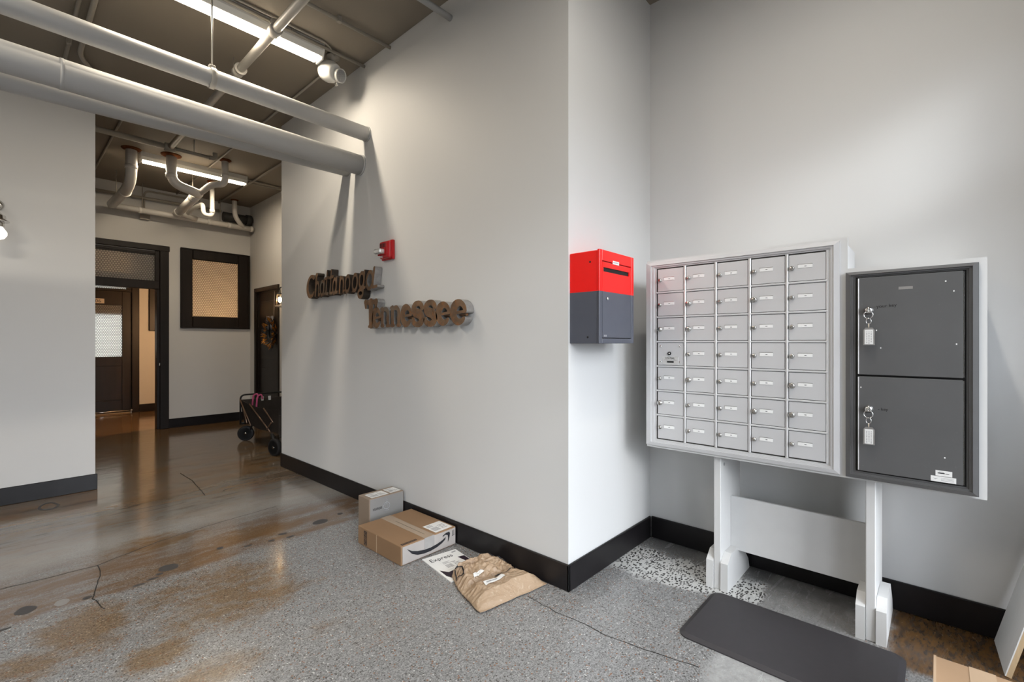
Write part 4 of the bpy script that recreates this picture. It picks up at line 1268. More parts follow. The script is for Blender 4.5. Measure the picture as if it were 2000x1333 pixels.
lock_mesh(0.0100, 0.012, M['nickel'], door0, yl, zc)
MB().box((XA + 0.0022, yl - 0.049, zc - 0.002), (XA + 0.0045, yl - 0.111, zc + 0.0155)).build('name_card', M['name_card'], door0)
MB().box((XA + 0.0015, yl - 0.048, zc + 0.0155), (XA + 0.0045, yl - 0.112, zc + 0.0170)).build('card_slot_lip', M['nickel'], door0)
MB().box((XA + 0.0018, yl - 0.077, zc + 0.0045), (XA + 0.0026, yl - 0.086, zc + 0.0072)).build('card_number', M['blackprint'], door0)
# a second kind, with a bigger replacement lock
yl, zt = cell(1, 1)
big0 = None
BIG = {(1, 1), (3, 1), (1, 2), (1, 4), (0, 5), (3, 5), (4, 4), (4, 5), (0, 2)}
for r_ in range(7):
    for c_ in range(5):
        if (c_, r_) == (0, 3) or (c_, r_) == (0, 0): continue
        dlt = (0, -cw * c_, -rh * r_)
        nd = door0.copy(); COL.objects.link(nd); nd.parent = mbk; nd.location = dlt
        ORG[nd] = ORG[door0] + Vector(dlt)
        for ch in door0.children:
            if ch.name.startswith('lock') and (c_, r_) in BIG:
                continue
            d = ch.copy(); COL.objects.link(d); d.parent = nd
            if ch.name.startswith('lock'):
                pass
        if (c_, r_) in BIG:
            if big0 is None:
                yl, zt = cell(c_, r_)
                big0 = lock_mesh(0.0130, 0.018, M['nickel'], nd, yl, zt - rh / 2)
            else:
                d = big0.copy(); COL.objects.link(d); d.parent = nd
# outgoing panel with the carrier lock
yl, zt = cell(0, 3)
usd = MB().box((XA + 0.004, yl - 0.0090, zt - 0.0075), (XF - 0.001, yl - cw + 0.0095, zt - rh + 0.0075), 0.0012).build('carrier_panel', M['alu'], mbk)
usd['label'] = 'screwed-down panel marked U.S. MAIL with a black lock'
for dy, dz in ((0.028, 0.028), (0.145, 0.028), (0.028, 0.118), (0.145, 0.120)):
    MB().lathe([(0.0058, 0), (0.005, 0.003), (0, 0.0042)], (XA + 0.004, yl - dy, zt - dz), (-1, 0, 0), 12).build('screw', M['chrome'], usd)
MB().lathe([(0.0105, 0), (0.0105, 0.006), (0.008, 0.007), (0, 0.007)], (XA + 0.004, yl - 0.083, zt - 0.070), (-1, 0, 0), 16).build('lock', M['black'], usd)
MB().lathe([(0.0052, 0), (0.0045, 0.0088), (0, 0.0088)], (XA + 0.004, yl - 0.083, zt - 0.070), (-1, 0, 0), 12).build('lock_core', M['nickel'], usd)
MB().box((XA + 0.0028, yl - 0.040, zt - 0.091), (XA + 0.0042, yl - 0.138, zt - 0.136), 0.0004).build('mail_plate', M['alu_edge'], usd)
MB().text('U.S. MAIL', 0.0165, (XA + 0.0028, yl - 0.058, zt - 0.104), (0, -1, 0), (0, 0, 1), 0.0003, sx=0.85).build('lettering', M['blackprint'], usd)
MB().box((XA + 0.002, yl - 0.050, zt - 0.1085), (XA + 0.003, yl - 0.128, zt - 0.1105)).build('print_line', M['greyprint'], usd)
MB().box((XA + 0.002, yl - 0.068, zt - 0.115), (XA + 0.003, yl - 0.109, zt - 0.125)).build('dark_sticker', M['black'], usd)

# ------------------------------------------------------------------ dark parcel locker
lk = thing('parcel_locker', (2.69, 0.10, 0.765), 'dark grey parcel locker with two large doors beside the letter boxes', 'locker')
moulding(lk, 0.320, -0.1245, 0.768, 1.724, 0.283, -0.088, 0.800, 1.698, XF - 0.004, M['locker'])
MB().box((XF - 0.005, -0.095, 0.79), (XF - 0.0003, 0.292, 1.71)).build('backing', M['black'], lk)
LD = []
for z0, z1 in ((1.2495, 1.694), (0.806, 1.2405)):
    d = MB().box((XF - 0.020, -0.077, z0), (XF - 0.005, 0.271, z1), 0.0012).build('locker_door', M['locker'], lk)
    LD.append(d)
    MB().box((XF - 0.0215, 0.2695, z0 + 0.002), (XF - 0.005, 0.2735, z1 - 0.002), 0.0008).build('edge_strip', M['alu_edge'], d)
    MB().box((XF - 0.0185, -0.081, z0 + 0.002), (XF - 0.005, -0.0785, z1 - 0.002), 0.0006).build('edge_strip', M['nickel'], d)
    zl = z0 + (z1 - z0) * 0.66
    MB().lathe([(0.017, 0), (0.017, 0.004), (0.0135, 0.006), (0.0135, 0.014), (0.009, 0.016), (0, 0.016)], (XF - 0.020, 0.2335, zl), (-1, 0, 0), 20).build('lock', M['chrome'], d)
for a, b, z, c_ in ((0.128, 0.080, 1.637, 'greyprint'),):
    MB().box((XF - 0.0206, a, z - 0.006), (XF - 0.0199, b, z + 0.006)).build('tape_scrap', M['card_grey'], LD[0])
MB().text('your key', 0.020, (XF - 0.0199, 0.205, 1.553), (0, -1, 0.06), (0, 0.06, 1), 0.0003).build('handwriting', M['black'], LD[0])
MB().text('- key', 0.018, (XF - 0.0199, 0.200, 1.090), (0, -1, 0.02), (0, 0.02, 1), 0.0003).build('handwriting', M['black'], LD[1])
for y, z, d in ((-0.025, 1.655, 0), (-0.05, 1.612, 0), (-0.058, 1.39, 0), (0.19, 1.372, 0), (-0.022, 0.912, 1), (0.262, 1.19, 1), (0.205, 1.452, 0)):
    MB().box((XF - 0.0203, y - 0.0022, z - 0.003), (XF - 0.0199, y + 0.0022, z + 0.003)).build('paint_chip', M['paper'], LD[d])
s1 = MB().box((XF - 0.0208, 0.007, 0.833), (XF - 0.0199, -0.045, 0.856)).build('sticker', M['paper'], LD[1])
s2 = MB().box((XF - 0.0208, 0.022, 0.808), (XF - 0.0199, -0.057, 0.831)).build('sticker', M['paper'], LD[1])
pr = MB()
pr.box((XF - 0.0211, 0.000, 0.843), (XF - 0.0207, -0.022, 0.847)).box((XF - 0.0211, -0.024, 0.8435), (XF - 0.0207, -0.036, 0.8455)).box((XF - 0.0211, -0.004, 0.849), (XF - 0.0207, -0.020, 0.8502))
pr.build('sticker_print', M['blackprint'], LD[1])
pr = MB()
pr.poly([(XF - 0.0211, 0.016, 0.8235), (XF - 0.0211, 0.008, 0.8165), (XF - 0.0211, -0.002, 0.8225), (XF - 0.0211, 0.008, 0.8195)], (0.0003, 0, 0))
for kk in range(3):
    pr.box((XF - 0.0211, -0.010, 0.824 - kk * 0.005), (XF - 0.0207, -0.050, 0.8252 - kk * 0.005))
pr.build('sticker_print', M['greyprint'], LD[1])


def ring(c, r, n=20, ax='x', tilt=0.0, sq=1.0):
    pts = []
    for i in range(n):
        a = 2 * math.pi * i / n
        pts.append((c[0] + math.sin(tilt) * r * math.cos(a), c[1] + r * sq * math.cos(a) * math.cos(tilt), c[2] + r * math.sin(a)))
    return pts


def key_tag(z, label):
    xk = XF - 0.041
    t = thing('key_tag', (xk, 0.232, z - 0.17), label, 'key tag', 'keys hanging in the parcel locker')
    MB().box((xk - 0.012, 0.2325, z - 0.006), (xk + 0.006, 0.2345, z + 0.006), 0.0005).build('key', M['nickel'], t)
    MB().tube(ring((xk - 0.008, 0.232, z - 0.021), 0.0165), 0.0016, 8, closed=True).build('split_ring', M['chrome'], t)
    MB().tube(ring((xk - 0.008, 0.231, z - 0.050), 0.0125, sq=0.75), 0.0013, 8, closed=True).build('chain_link', M['chrome'], t)
    MB().tube([(xk - 0.008, 0.231, z - 0.062), (xk - 0.008, 0.231, z - 0.082)], 0.0022, 8).build('chain_link', M['brass_plate'], t)
    yc = 0.230
    MB().poly([(xk - 0.010, yc - 0.021, z - 0.158), (xk - 0.010, yc + 0.021, z - 0.158), (xk - 0.010, yc + 0.021, z - 0.090), (xk - 0.010, yc + 0.012, z - 0.079), (xk - 0.010, yc - 0.012, z - 0.079), (xk - 0.010, yc - 0.021, z - 0.090)], (0.005, 0, 0)).build('tag_holder', M['galv'], t)
    MB().box((xk - 0.0112, yc - 0.0155, z - 0.154), (xk - 0.0098, yc + 0.0155, z - 0.088)).build('tag_insert', M['paper'], t)
    pr = MB()
    random.seed(int(z * 100))
    for q in range(3):
        zz = z - 0.096
        while zz > z - 0.146:
            l_ = 0.003 + pick(0.008)
            pr.box((xk - 0.0116, yc - 0.010 + q * 0.008, zz - l_), (xk - 0.0111, yc - 0.0075 + q * 0.008, zz))
            zz -= l_ + 0.003
    pr.build('tag_writing', M['greyprint'], t)
    return t


key_tag(1.543, 'white paper key tag on a ring in the upper locker door')
key_tag(1.093, 'white paper key tag on a ring in the lower locker door')

# ================================================================== floor mat, board, carton
mt = MB()
mx0, mx1, my0, my1, mr_ = 2.185, 2.705, 0.10, 0.925, 0.055


def rrect(x0, x1, y0, y1, r, n=8):
    p = []
    for cx_, cy_, a0 in ((x1 - r, y1 - r, 0), (x0 + r, y1 - r, 90), (x0 + r, y0 + r, 180), (x1 - r, y0 + r, 270)):
        for i in range(n + 1):
            a = R(a0 + 90 * i / n)
            p.append((cx_ + r * math.cos(a), cy_ + r * math.sin(a)))
    return p


A_ = rrect(mx0, mx1, my0, my1, mr_); B_ = rrect(mx0 + 0.022, mx1 - 0.022, my0 + 0.022, my1 - 0.022, mr_ - 0.015)
n = len(A_)
vs = [(x, y, 0.0008) for x, y in A_] + [(x, y, 0.006) for x, y in A_] + [(x, y, 0.016) for x, y in B_]
fc = [tuple(range(n))[::-1], tuple(range(2 * n, 3 * n))]
for i in range(n):
    j = (i + 1) % n
    fc += [(i, j, n + j, n + i), (n + i, n + j, 2 * n + j, 2 * n + i)]
tag(mt.mesh(vs, fc).build('floor_mat', M['mat']), 'charcoal rubber standing mat with rounded corners before the letter boxes', 'mat')

lb = thing('leaning_board', (2.98, -0.2, 0), 'white painted board leaning in the corner at the right edge', 'board')
u = Vector((0, -0.235, 0.972)).normalized(); nrm = Vector((0, 0.972, 0.235)).normalized()
p0 = Vector((2.832, -0.207, 0.005)); wv = Vector((0.30, 0.012, 0))
q = [p0, p0 + wv, p0 + wv + u * 1.36, p0 + u * 1.36]
MB().poly([a - nrm * 0.004 for a in q], nrm * 0.004).build('painted_face', M['wood_white'], lb)
MB().poly([a - nrm * 0.020 for a in q], nrm * 0.016).build('board_core', M['wood_raw'], lb)

cb = thing('carton', (2.2, -0.17, 0), 'tan cardboard carton at the lower right corner of the photo', 'carton')
MB().box((2.00, -0.36, 0), (2.415, 0.011, 0.199), 0.003).build('carton_body', M['card_tan'], cb)
MB().box((2.00, -0.155, 0.199), (2.416, -0.085, 0.2), 0).build('packing_tape', M['card_tan_light'], cb)
MB().box((2.00, 0.004, 0.199), (2.415, 0.0115, 0.2006)).build('flap_edge', M['card_tan_light'], cb)

# ================================================================== parcels on the floor
def ylabel(par, o, u_, v_, w_, h_, lines=True, name='shipping_label'):
    o = Vector(o); u_ = Vector(u_).normalized(); v_ = Vector(v_).normalized(); nn = u_.cross(v_)
    MB().poly([o, o + u_ * w_, o + u_ * w_ + v_ * h_, o + v_ * h_], nn * 0.0006).build(name, M['paper'], par)
    if not lines: return
    pr = MB()

    def bar(a, b, c, d):
        pr.poly([o + u_ * a + v_ * b + nn * 0.0006, o + u_ * c + v_ * b + nn * 0.0006, o + u_ * c + v_ * d + nn * 0.0006, o + u_ * a + v_ * d + nn * 0.0006], nn * 0.0003)
    x = w_ * 0.08
    while x < w_ * 0.45:
        l_ = w_ * (0.012 + pick(0.03)); bar(x, h_ * 0.15, x + l_, h_ * 0.55); x += l_ + w_ * 0.02
    for i in range(4):
        bar(w_ * 0.55, h_ * (0.2 + 0.13 * i), w_ * (0.7 + pick(0.22)), h_ * (0.25 + 0.13 * i))
    for i in range(3):
        bar(w_ * 0.08, h_ * (0.66 + 0.09 * i), w_ * (0.35 + pick(0.4)), h_ * (0.70 + 0.09 * i))
    pr.build('label_print', M['greyprint'], par)


b1 = thing('parcel_box', (1.99, 3.17, 0), 'small upright grey brown parcel with printed emblem behind the large parcel', 'parcel')
MB().box((1.842, 3.09, 0.0), (2.140, 3.247, 0.239), 0.006, seg=2).build('carton_body', M['card_grey_side'], b1)
MB().box((1.849, 3.0885, 0.006), (2.134, 3.0905, 0.233), 0.0005).build('front_sheet', M['card_grey'], b1)
MB().box((1.842, 3.0878, 0.030), (2.140, 3.0902, 0.0315)).build('tape_line', M['greyprint'], b1)
MB().text('WISHFINDER', 0.027, (1.870, 3.0884, 0.146), (1, 0, 0), (0, 0, 1), 0.0004, sx=0.50).build('lettering', M['blackprint'], b1)
em = MB()
ec = (1.985, 3.0878, 0.160)
em.tube([(ec[0] + 0.026 * math.cos(R(a)), ec[1], ec[2] + 0.026 * math.sin(R(a))) for a in range(0, 360, 15)], 0.0032, 6, closed=True)
em.tube([(ec[0] + 0.011 * math.cos(R(a)), ec[1], ec[2] + 0.014 * math.sin(R(a))) for a in range(-60, 230, 15)], 0.0016, 6)
em.tube([(ec[0] + 0.008 * math.cos(R(a)), ec[1], ec[2] + 0.041 + 0.008 * math.sin(R(a))) for a in range(0, 360, 30)], 0.0013, 6, closed=True)
em.tube([(ec[0] - 0.022, ec[1], ec[2] - 0.036), (ec[0] + 0.022, ec[1], ec[2] - 0.036)], 0.0013, 6)
em.build('printed_emblem', M['greyprint'], b1)
ylabel(b1, (1.872, 3.105, 0.239), (1, 0, 0), (0, 1, 0), 0.145, 0.105)
ylabel(b1, (2.035, 3.110, 0.239), (1, 0, 0), (0, 1, 0), 0.095, 0.11)

b2 = thing('parcel_box', (1.915, 2.73, 0), 'large flat brown parcel with a curved arrow printed on its end', 'parcel')
BX0, BX1, BY0, BY1, BZ = 1.692, 2.138, 2.470, 2.985, 0.122
MB().box((BX0, BY0, 0.0), (BX1, BY1, BZ), 0.005, seg=2).build('carton_body', M['card'], b2)
MB().box((BX0 + 0.010, BY0 - 0.003, 0.006), (BX1 - 0.004, BY0 + 0.001, BZ - 0.006), 0.001).build('end_flap', M['card_pale'], b2)
xm = (BX0 + BX1) / 2
MB().box((xm - 0.045, BY0 - 0.0015, BZ - 0.001), (xm + 0.035, BY1, BZ + 0.0008)).build('packing_tape', M['tape'], b2)
MB().box((xm - 0.045, BY0 - 0.0042, BZ - 0.07), (xm + 0.035, BY0 - 0.0028, BZ)).build('packing_tape', M['tape_front'], b2)
MB().box((xm - 0.006, BY0 + 0.05, BZ + 0.0008), (xm - 0.004, BY1 - 0.13, BZ + 0.0012)).build('flap_seam', M['blackprint'], b2)
MB().box((BX0 - 0.0008, BY0 + 0.275, 0.004), (BX0 + 0.0005, BY0 + 0.283, BZ - 0.003)).build('side_tape', M['card_tan_light'], b2)


def face_pt(a, v):
    return Vector((BX0 + 0.010 + a * (BX1 - BX0 - 0.014), BY0 - 0.0046, v * BZ))


sm = MB()
upc = [(0.07, 0.80), (0.16, 0.60), (0.26, 0.48), (0.38, 0.405), (0.50, 0.39), (0.62, 0.435), (0.72, 0.52), (0.80, 0.64)]
lwc = [(0.785, 0.50), (0.72, 0.37), (0.62, 0.26), (0.50, 0.20), (0.38, 0.205), (0.26, 0.28), (0.16, 0.45)]
L1 = upc; L2 = [(0.07, 0.80)] + lwc[::-1]
vs = [face_pt(*a) for a in L1] + [face_pt(*a) for a in L2]
n = len(L1)
fc = [(i, i + 1, n + i + 1, n + i) for i in range(n - 1)]
sm.mesh(vs, fc)
hd = [(0.735, 0.76), (0.80, 0.855), (0.865, 0.86), (0.885, 0.76), (0.872, 0.55), (0.845, 0.33), (0.838, 0.34), (0.845, 0.56), (0.835, 0.70), (0.79, 0.76), (0.735, 0.70)]
sm.mesh([face_pt(*a) for a in hd], [(0, 1, 9, 10), (1, 2, 8, 9), (2, 3, 8), (3, 4, 7, 8), (4, 5, 6, 7)])
sm.build('printed_arrow', M['blackprint'], b2)
ar = MB()
for a in (0.935, 0.962):
    ar.box(face_pt(a - 0.004, 0.60), face_pt(a + 0.004, 0.86) + Vector((0, 0.0008, 0)))
ar.box(face_pt(0.925, 0.56), face_pt(0.972, 0.585) + Vector((0, 0.0008, 0)))
ar.build('handling_mark', M['blackprint'], b2)


def barcode(par, o, u_, v_, w_, h_):
    pr = MB(); o = Vector(o); u_ = Vector(u_); v_ = Vector(v_); nn = u_.cross(v_).normalized()
    x = 0
    while x < w_:
        l_ = 0.002 + pick(0.005)
        l_ = min(l_, w_ - x)
        pr.poly([o + u_ * x, o + u_ * (x + l_), o + u_ * (x + l_) + v_ * h_, o + u_ * x + v_ * h_], nn * 0.0005)
        x += l_ + 0.0035
    for z in (0, h_):
        pr.poly([o + v_ * (z - 0.001), o + v_ * (z - 0.001) + u_ * w_, o + v_ * (z + 0.001) + u_ * w_, o + v_ * (z + 0.001)], nn * 0.0005)
    pr.build('printed_strip', M['blackprint'], par)


barcode(b2, (BX0 + 0.018, BY0 + 0.012, BZ), (1, 0, 0), (0, 1, 0), 0.115, 0.020)
barcode(b2, (BX0, BY1 - 0.115, 0.012), (0, 0, 1), (0, 1, 0), 0.098, 0.035)
ylabel(b2, (BX0 + 0.285, BY0 + 0.015, BZ), (1, 0, 0), (0, 1, 0), 0.145, 0.145)

# white express envelope
ev = thing('express_envelope', (1.925, 2.25, 0), 'flat white and black Express envelope half under the paper bag', 'envelope')
eo = Vector((1.834, 2.445, 0)); eu = Vector((0.243, -0.044, 0)); evv = Vector((-0.060, -0.353, 0))
uu = eu.normalized(); vv = evv.normalized()
MB().poly([eo, eo + eu, eo + eu + evv, eo + evv], (0, 0, 0.005)).build('sleeve', M['paper'], ev)
Wd, Hd = eu.length, evv.length


def ep(a, b, z=0.0051):
    return eo + eu * a + evv * b + Vector((0, 0, z))


MB().text('Express', 0.060, ep(0.09, 0.225), uu, -vv, 0.0003, sx=0.86).build('lettering', M['blackprint'], ev)
pr = MB()
pr.poly([ep(0.06, 0.56), ep(0.20, 0.70), ep(0.55, 0.66), ep(0.75, 0.80), ep(0.55, 0.97), ep(0.16, 0.95), ep(0.06, 0.80)], (0, 0, 0.0004))
pr.build('dark_print', M['navy'], ev)
MB().poly([ep(0.80, 0.30), ep(0.985, 0.32), ep(0.985, 0.52), ep(0.86, 0.52)], (0, 0, 0.0004)).build('dark_print', M['navy'], ev)
ylabel(ev, ep(0.26, 0.62, 0.0055), uu, -vv, 0.125, 0.115, name='address_label')
MB().box(ep(0.80, 0.06), ep(0.95, 0.085) + Vector((0, 0, 0.0003))).build('small_print', M['greyprint'], ev)

# crumpled kraft mailer
bag = thing('paper_mailer', (1.92, 1.88, 0), 'crumpled brown paper mailer bag with white label by the corner', 'paper bag')
NU, NV = 108, 120
# outline: bottom edge (u 0..1 from left-front corner to right corner), v up towards the folded top
def bag_xy(u_, v_):
    lft = [(1.668, 1.735), (1.690, 1.82), (1.725, 1.94), (1.765, 2.05), (1.815, 2.125)]
    rgt = [(2.128, 1.655), (2.130, 1.74), (2.134, 1.86), (2.136, 1.98), (2.118, 2.118)]
    t_ = v_ * 4; i = min(3, int(t_)); f_ = t_ - i
    a = Vector(lft[i]).lerp(Vector(lft[i + 1]), f_); b = Vector(rgt[i]).lerp(Vector(rgt[i + 1]), f_)
    p = a.lerp(b, u_)
    p.x += 0.012 * noise.noise(Vector((u_ * 3, v_ * 5, 1.7))) * (1 if 0.02 < u_ < 0.98 else 0.6)
    p.y += 0.016 * noise.noise(Vector((u_ * 4, v_ * 4, 8.2)))
    return p


def bag_z(u_, v_):
    u_ = min(1, max(0, u_)); v_ = min(1, max(0, v_))
    e = min(u_, 1 - u_); g = v_
    base = 0.070 * min(1, (e / 0.16)) ** 0.6 * min(1, (g / 0.22)) ** 0.9 * (1 - 0.30 * v_)
    if v_ > 0.55: base += 0.030 * ((v_ - 0.55) / 0.45) ** 1.2 * (0.35 + 0.65 * u_)
    base -= 0.028 * math.exp(-((v_ - 0.50 - 0.10 * u_) / 0.06) ** 2) * min(1, e / 0.1)
    q = Vector((u_ * 3.2 + v_ * 1.2, v_ * 4.6 - u_ * 0.8, 0.3))
    q = q + Vector((noise.noise(q * 1.1), noise.noise(q * 1.1 + Vector((9, 4, 1))), 0)) * 0.55
    wr = 0.80 * noise.voronoi(q)[0][0]
    for fq, am, of in ((2.1, 0.55, 3.0), (4.4, 0.34, 7.0), (8.5, 0.17, 11.0)):
        wr += am * (0.5 - abs(noise.noise(Vector((q.x * fq, q.y * fq * 1.3, of)))))
    amp = 0.014 + 0.032 * (1 / (1 + math.exp(-(v_ - 0.48) * 14)))
    if v_ < 0.22: amp *= 0.45
    return max(0.004, base + (wr - 0.95) * amp * min(1, e / 0.05 + 0.25) * min(1, (g + 0.02) / 0.05))


vs, fc = [], []
for j in range(NV + 1):
    for i in range(NU + 1):
        u_, v_ = i / NU, j / NV
        p = bag_xy(u_, v_); z = bag_z(u_, v_)
        vs.append((p.x, p.y, z + 0.006))
for j in range(NV):
    for i in range(NU):
        a = j * (NU + 1) + i
        fc.append((a, a + 1, a + NU + 2, a + NU + 1))
rim = [i for i in range(NU + 1)] + [(j * (NU + 1) + NU) for j in range(1, NV + 1)] + [(NV * (NU + 1) + i) for i in range(NU - 1, -1, -1)] + [j * (NU + 1) for j in range(NV - 1, 0, -1)]
b0 = len(vs)
for q in rim:
    x, y, z = vs[q]
    vs.append((1.92 + (x - 1.92) * 0.985, 1.88 + (y - 1.88) * 0.985, 0.0062))
m_ = len(rim)
for i in range(m_):
    fc.append((rim[i], b0 + i, b0 + (i + 1) % m_, rim[(i + 1) % m_]))
fc.append(tuple(b0 + i for i in range(m_)))
MB().mesh(vs, fc, smooth=True).build('bag_skin', M['kraft'], bag)


def on_bag(poly_uv, lift, name, mat, n=10):
    """paper scrap following the bag surface, as a thin grid between four uv corners"""
    vs, fc = [], []
    for j in range(n + 1):
        for i in range(n + 1):
            a, b = i / n, j / n
            u_ = (poly_uv[0][0] * (1 - a) + poly_uv[1][0] * a) * (1 - b) + (poly_uv[3][0] * (1 - a) + poly_uv[2][0] * a) * b
            v_ = (poly_uv[0][1] * (1 - a) + poly_uv[1][1] * a) * (1 - b) + (poly_uv[3][1] * (1 - a) + poly_uv[2][1] * a) * b
            p = bag_xy(u_, v_)
            z = max(bag_z(u_ + d1_, v_ + d2_) for d1_ in (-0.014, 0, 0.014) for d2_ in (-0.014, 0, 0.014))
            vs.append((p.x, p.y, z + 0.006 + lift))
    for j in range(n):
        for i in range(n):
            a = j * (n + 1) + i
            fc.append((a, a + 1, a + n + 2, a + n + 1))
    return MB().mesh(vs, fc, smooth=True).build(name, M[mat], bag)


on_bag([(0.24, 0.30), (0.58, 0.335), (0.57, 0.405), (0.25, 0.375)], 0.002, 'address_label', 'paper')
on_bag([(0.28, 0.328), (0.44, 0.345), (0.435, 0.362), (0.28, 0.347)], 0.0035, 'label_print', 'greyprint')
on_bag([(0.22, 0.57), (0.44, 0.62), (0.42, 0.67), (0.25, 0.64)], 0.003, 'torn_label', 'paper')
on_bag([(0.46, 0.425), (0.60, 0.42), (0.62, 0.445), (0.48, 0.45)], 0.002, 'dark_print', 'blackprint')
on_bag([(0.60, 0.42), (0.93, 0.47), (0.93, 0.482), (0.60, 0.438)], 0.002, 'printed_line', 'blackprint')
for pq in ([(0.84, 0.80), (0.97, 0.70), (0.985, 0.715), (0.85, 0.815)], [(0.86, 0.95), (0.985, 0.83), (0.995, 0.845), (0.875, 0.965)], [(0.84, 0.80), (0.86, 0.80), (0.875, 0.96), (0.855, 0.96)]):
    on_bag(pq, 0.002, 'printed_mark', 'blackprint', 6)
for pq in ([(0.02, 0.80), (0.14, 0.74), (0.15, 0.755), (0.03, 0.815)], [(0.08, 0.96), (0.20, 0.88), (0.21, 0.895), (0.09, 0.975)], [(0.02, 0.80), (0.04, 0.80), (0.09, 0.96), (0.07, 0.96)], [(0.14, 0.74), (0.16, 0.74), (0.21, 0.89), (0.19, 0.89)]):
    on_bag(pq, 0.002, 'printed_mark', 'blackprint', 6)

# ================================================================== folding wagon
wg = thing('folding_wagon', (2.6, 6.6, 0), 'black folding wagon with spoked wheels parked past the wall corner', 'wagon')


def wheel(c, r, wd, axis, name='wheel'):
    o = MB().lathe([(r * 0.74, -wd / 2), (r * 0.93, -wd / 2), (r, -wd / 3), (r, wd / 3), (r * 0.93, wd / 2), (r * 0.74, wd / 2), (r * 0.74, -wd / 2)], c, axis, 28).build(name, M['rubber'], wg)
    ax_ = Vector(axis).normalized(); up_ = Vector((0, 0, 1)); sd_ = ax_.cross(up_).normalized(); C = Vector(c)
    MB().lathe([(0, -wd * 0.52), (r * 0.16, -wd * 0.5), (r * 0.16, wd * 0.5), (0, wd * 0.52)], c, axis, 14).build('hub', M['nickel'], o)
    sp = MB()
    for i in range(8):
        a = i * math.pi / 4
        d_ = sd_ * math.cos(a) + up_ * math.sin(a)
        sp.tube([C + d_ * r * 0.12, C + d_ * r * 0.77], r * 0.085, 6)
    sp.build('spokes', M['iron'], o)
    MB().lathe([(r * 0.76, -wd * 0.12), (r * 0.2, -wd * 0.10), (r * 0.2, wd * 0.10), (r * 0.76, wd * 0.12)], c, axis, 28).build('wheel_disc', M['black'], o)
    return o


wheel((2.375, 7.25, 0.105), 0.105, 0.045, (0.55, 0.84, 0))
wheel((2.93, 7.25, 0.105), 0.105, 0.045, (1, 0.10, 0))
wheel((2.30, 6.02, 0.105), 0.105, 0.055, (1, 0.28, 0))
wheel((2.84, 6.02, 0.105), 0.105, 0.055, (1, 0.28, 0))
for x, y in ((2.30, 6.02), (2.84, 6.02)):
    MB().tube(fillet([(x, y, 0.10), (x, y + 0.06, 0.22), (x, y + 0.10, 0.25)], 0.03), 0.022, 8).build('caster_fork', M['black'], wg)
for x in (2.42, 2.88):
    MB().tube([(x, 7.25, 0.105), (x, 7.12, 0.26)], 0.014, 8).build('axle_strut', M['black'], wg)
# fabric tub: open box with sagging rim
def tub():
    m = MB()
    xa, xb, ya, yb = 2.33, 2.90, 5.98, 7.34
    outer = []
    N = 12
    rim = []
    per = [(xa, ya + (yb - ya) * i / N) for i in range(N)] + [(xa + (xb - xa) * i / 6, yb) for i in range(6)] + [(xb, yb - (yb - ya) * i / N) for i in range(N)] + [(xb - (xb - xa) * i / 6, ya) for i in range(6)]
    for (x, y) in per:
        t_ = (y - ya) / (yb - ya)
        sag = 0.045 * math.sin(math.pi * min(1, max(0, t_))) if x in (xa, xb) else 0.0
        rim.append((x, y, 0.575 - sag))
    low = []
    for (x, y) in per:
        sx = 2.615 + (x - 2.615) * 0.90; sy = 6.66 + (y - 6.66) * 0.88
        t_ = (y - ya) / (yb - ya)
        low.append((sx, sy, 0.245 + 0.015 * math.sin(t_ * 9)))
    inn = [(2.615 + (x - 2.615) * 0.95, 6.66 + (y - 6.66) * 0.97, z - 0.004) for x, y, z in rim]
    inl = [(2.615 + (x - 2.615) * 0.93, 6.66 + (y - 6.66) * 0.95, z + 0.02) for x, y, z in low]
    n_ = len(per)
    vs = rim + low + inn + inl
    fc = [tuple(range(n_, 2 * n_)), tuple(range(3 * n_, 4 * n_))]
    for i in range(n_):
        j = (i + 1) % n_
        fc += [(i, j, n_ + j, n_ + i), (i, j, 2 * n_ + j, 2 * n_ + i), (2 * n_ + i, 2 * n_ + j, 3 * n_ + j, 3 * n_ + i)]
    return m.mesh(vs, fc)


tub().build('fabric_tub', M['fabric'], wg)
for ya, za, yb, zb in ((7.32, 0.58, 6.98, 0.25), (6.95, 0.55, 6.30, 0.25), (6.45, 0.54, 6.20, 0.38), (6.20, 0.38, 6.40, 0.27), (7.05, 0.28, 7.30, 0.50)):
    MB().tube([(2.322, ya, za), (2.328 + 0.02, yb, zb)], 0.009, 8).build('cross_bar', M['frame_bronze'], wg)
MB().tube(fillet([(2.34, 7.36, 0.22), (2.34, 7.36, 0.64), (3.02, 7.36, 0.64), (3.02, 7.36, 0.22)], 0.07), 0.012, 10).build('push_bar', M['black'], wg)
MB().tube(fillet([(2.36, 5.98, 0.24), (2.36, 5.98, 0.62), (2.88, 5.98, 0.62), (2.88, 5.98, 0.24)], 0.06), 0.012, 10).build('push_bar', M['black'], wg)
MB().tube([(2.75, 6.62, 0.42), (2.75, 6.62, 0.72)], 0.014, 10).build('red_handle', M['red_tube'], wg)
for x in (2.60, 2.70):
    MB().box((x, 7.31, 0.52), (x + 0.035, 7.325, 0.60), 0.002).build('reflective_tab', M['paper'], wg)
for x, y in ((2.35, 6.93), (2.35, 6.78)):
    MB().tube(fillet([(x, y, 0.50), (x + 0.03, y + 0.05, 0.66), (x + 0.07, y + 0.02, 0.69), (x + 0.08, y, 0.62)], 0.03), 0.011, 8).build('pink_strap', M['pink'], wg)
MB().box((2.33, 5.97, 0.22), (2.50, 5.995, 0.50), 0.01).build('front_pouch', M['fabric'], wg)
MB().box((2.35, 7.34, 0.215), (2.44, 7.44, 0.24), 0.006).build('brake_pedal', M['black'], wg)

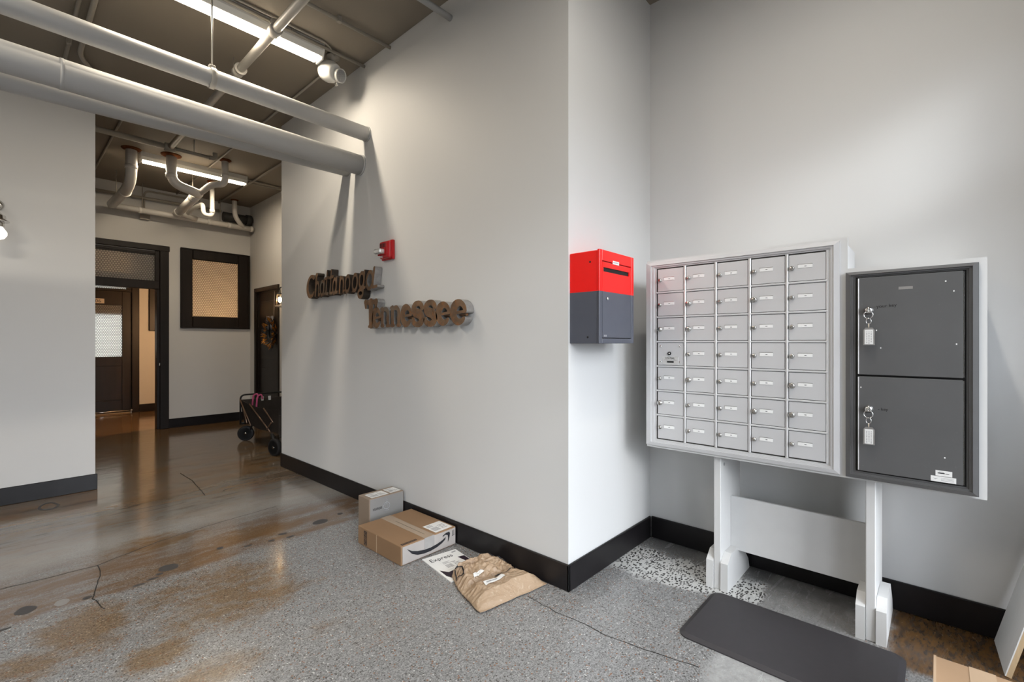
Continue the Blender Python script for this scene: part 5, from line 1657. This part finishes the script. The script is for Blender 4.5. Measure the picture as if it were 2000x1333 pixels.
# ================================================================== wreath
wr = thing('door_wreath', (3.07, 8.17, 1.29), 'gold and charcoal leaf wreath with grey bow hanging on the dark door', 'wreath')
wc = Vector((3.07, 8.17, 1.545)); wrr = 0.155
MB().tube([wc + Vector((0, wrr * math.cos(2 * math.pi * i / 28), wrr * math.sin(2 * math.pi * i / 28))) for i in range(28)], 0.03, 8, closed=True).build('wreath_ring', M['black'], wr)


def leaves(name, mat, n, seed):
    rnd = random.Random(seed)
    m = MB()
    for i in range(n):
        a = rnd.random() * 2 * math.pi
        rad = Vector((0, math.cos(a), math.sin(a)))
        tang = Vector((0, -math.sin(a), math.cos(a)))
        c_ = wc + rad * (wrr + rnd.uniform(-0.03, 0.03))
        d_ = (rad * rnd.uniform(0.3, 1.0) + tang * rnd.uniform(-0.9, 0.9) + Vector((-rnd.uniform(0.1, 0.8), 0, 0))).normalized()
        L_ = rnd.uniform(0.08, 0.15); w_ = rnd.uniform(0.012, 0.020)
        s_ = d_.cross(Vector((1, 0.2, 0.1))).normalized() * w_
        nn = d_.cross(s_).normalized() * 0.006
        m.mesh([c_, c_ + d_ * L_ * 0.5 + s_ + nn, c_ + d_ * L_, c_ + d_ * L_ * 0.5 - s_ + nn, c_ + d_ * L_ * 0.5 - nn],
               [(0, 1, 4), (1, 2, 4), (2, 3, 4), (3, 0, 4), (0, 1, 2, 3)])
    o = m.build(name, M[mat], wr)
    o['kind'] = 'stuff'
    return o


leaves('gold_leaves', 'gold', 130, 3)
leaves('charcoal_leaves', 'char_leaf', 130, 5)
MB().tube([(3.10, 8.17, 1.72), (3.115, 8.17, 2.24)], 0.005, 8).build('hanging_ribbon', M['string'], wr)
for s in (-1, 1):
    MB().tube(fillet([(3.06, 8.19, 1.76), (3.05, 8.19 + s * 0.10, 1.82), (3.05, 8.19 + s * 0.11, 1.72), (3.06, 8.19, 1.75)], 0.05), [0.012] + [0.026] * 16 + [0.012], 8).build('bow_loop', M['ribbon'], wr)
    MB().tube([(3.06, 8.19, 1.75), (3.05, 8.19 + s * 0.06, 1.66), (3.05, 8.19 + s * 0.07, 1.60)], [0.012, 0.02, 0.016], 8).build('bow_tail', M['ribbon'], wr)
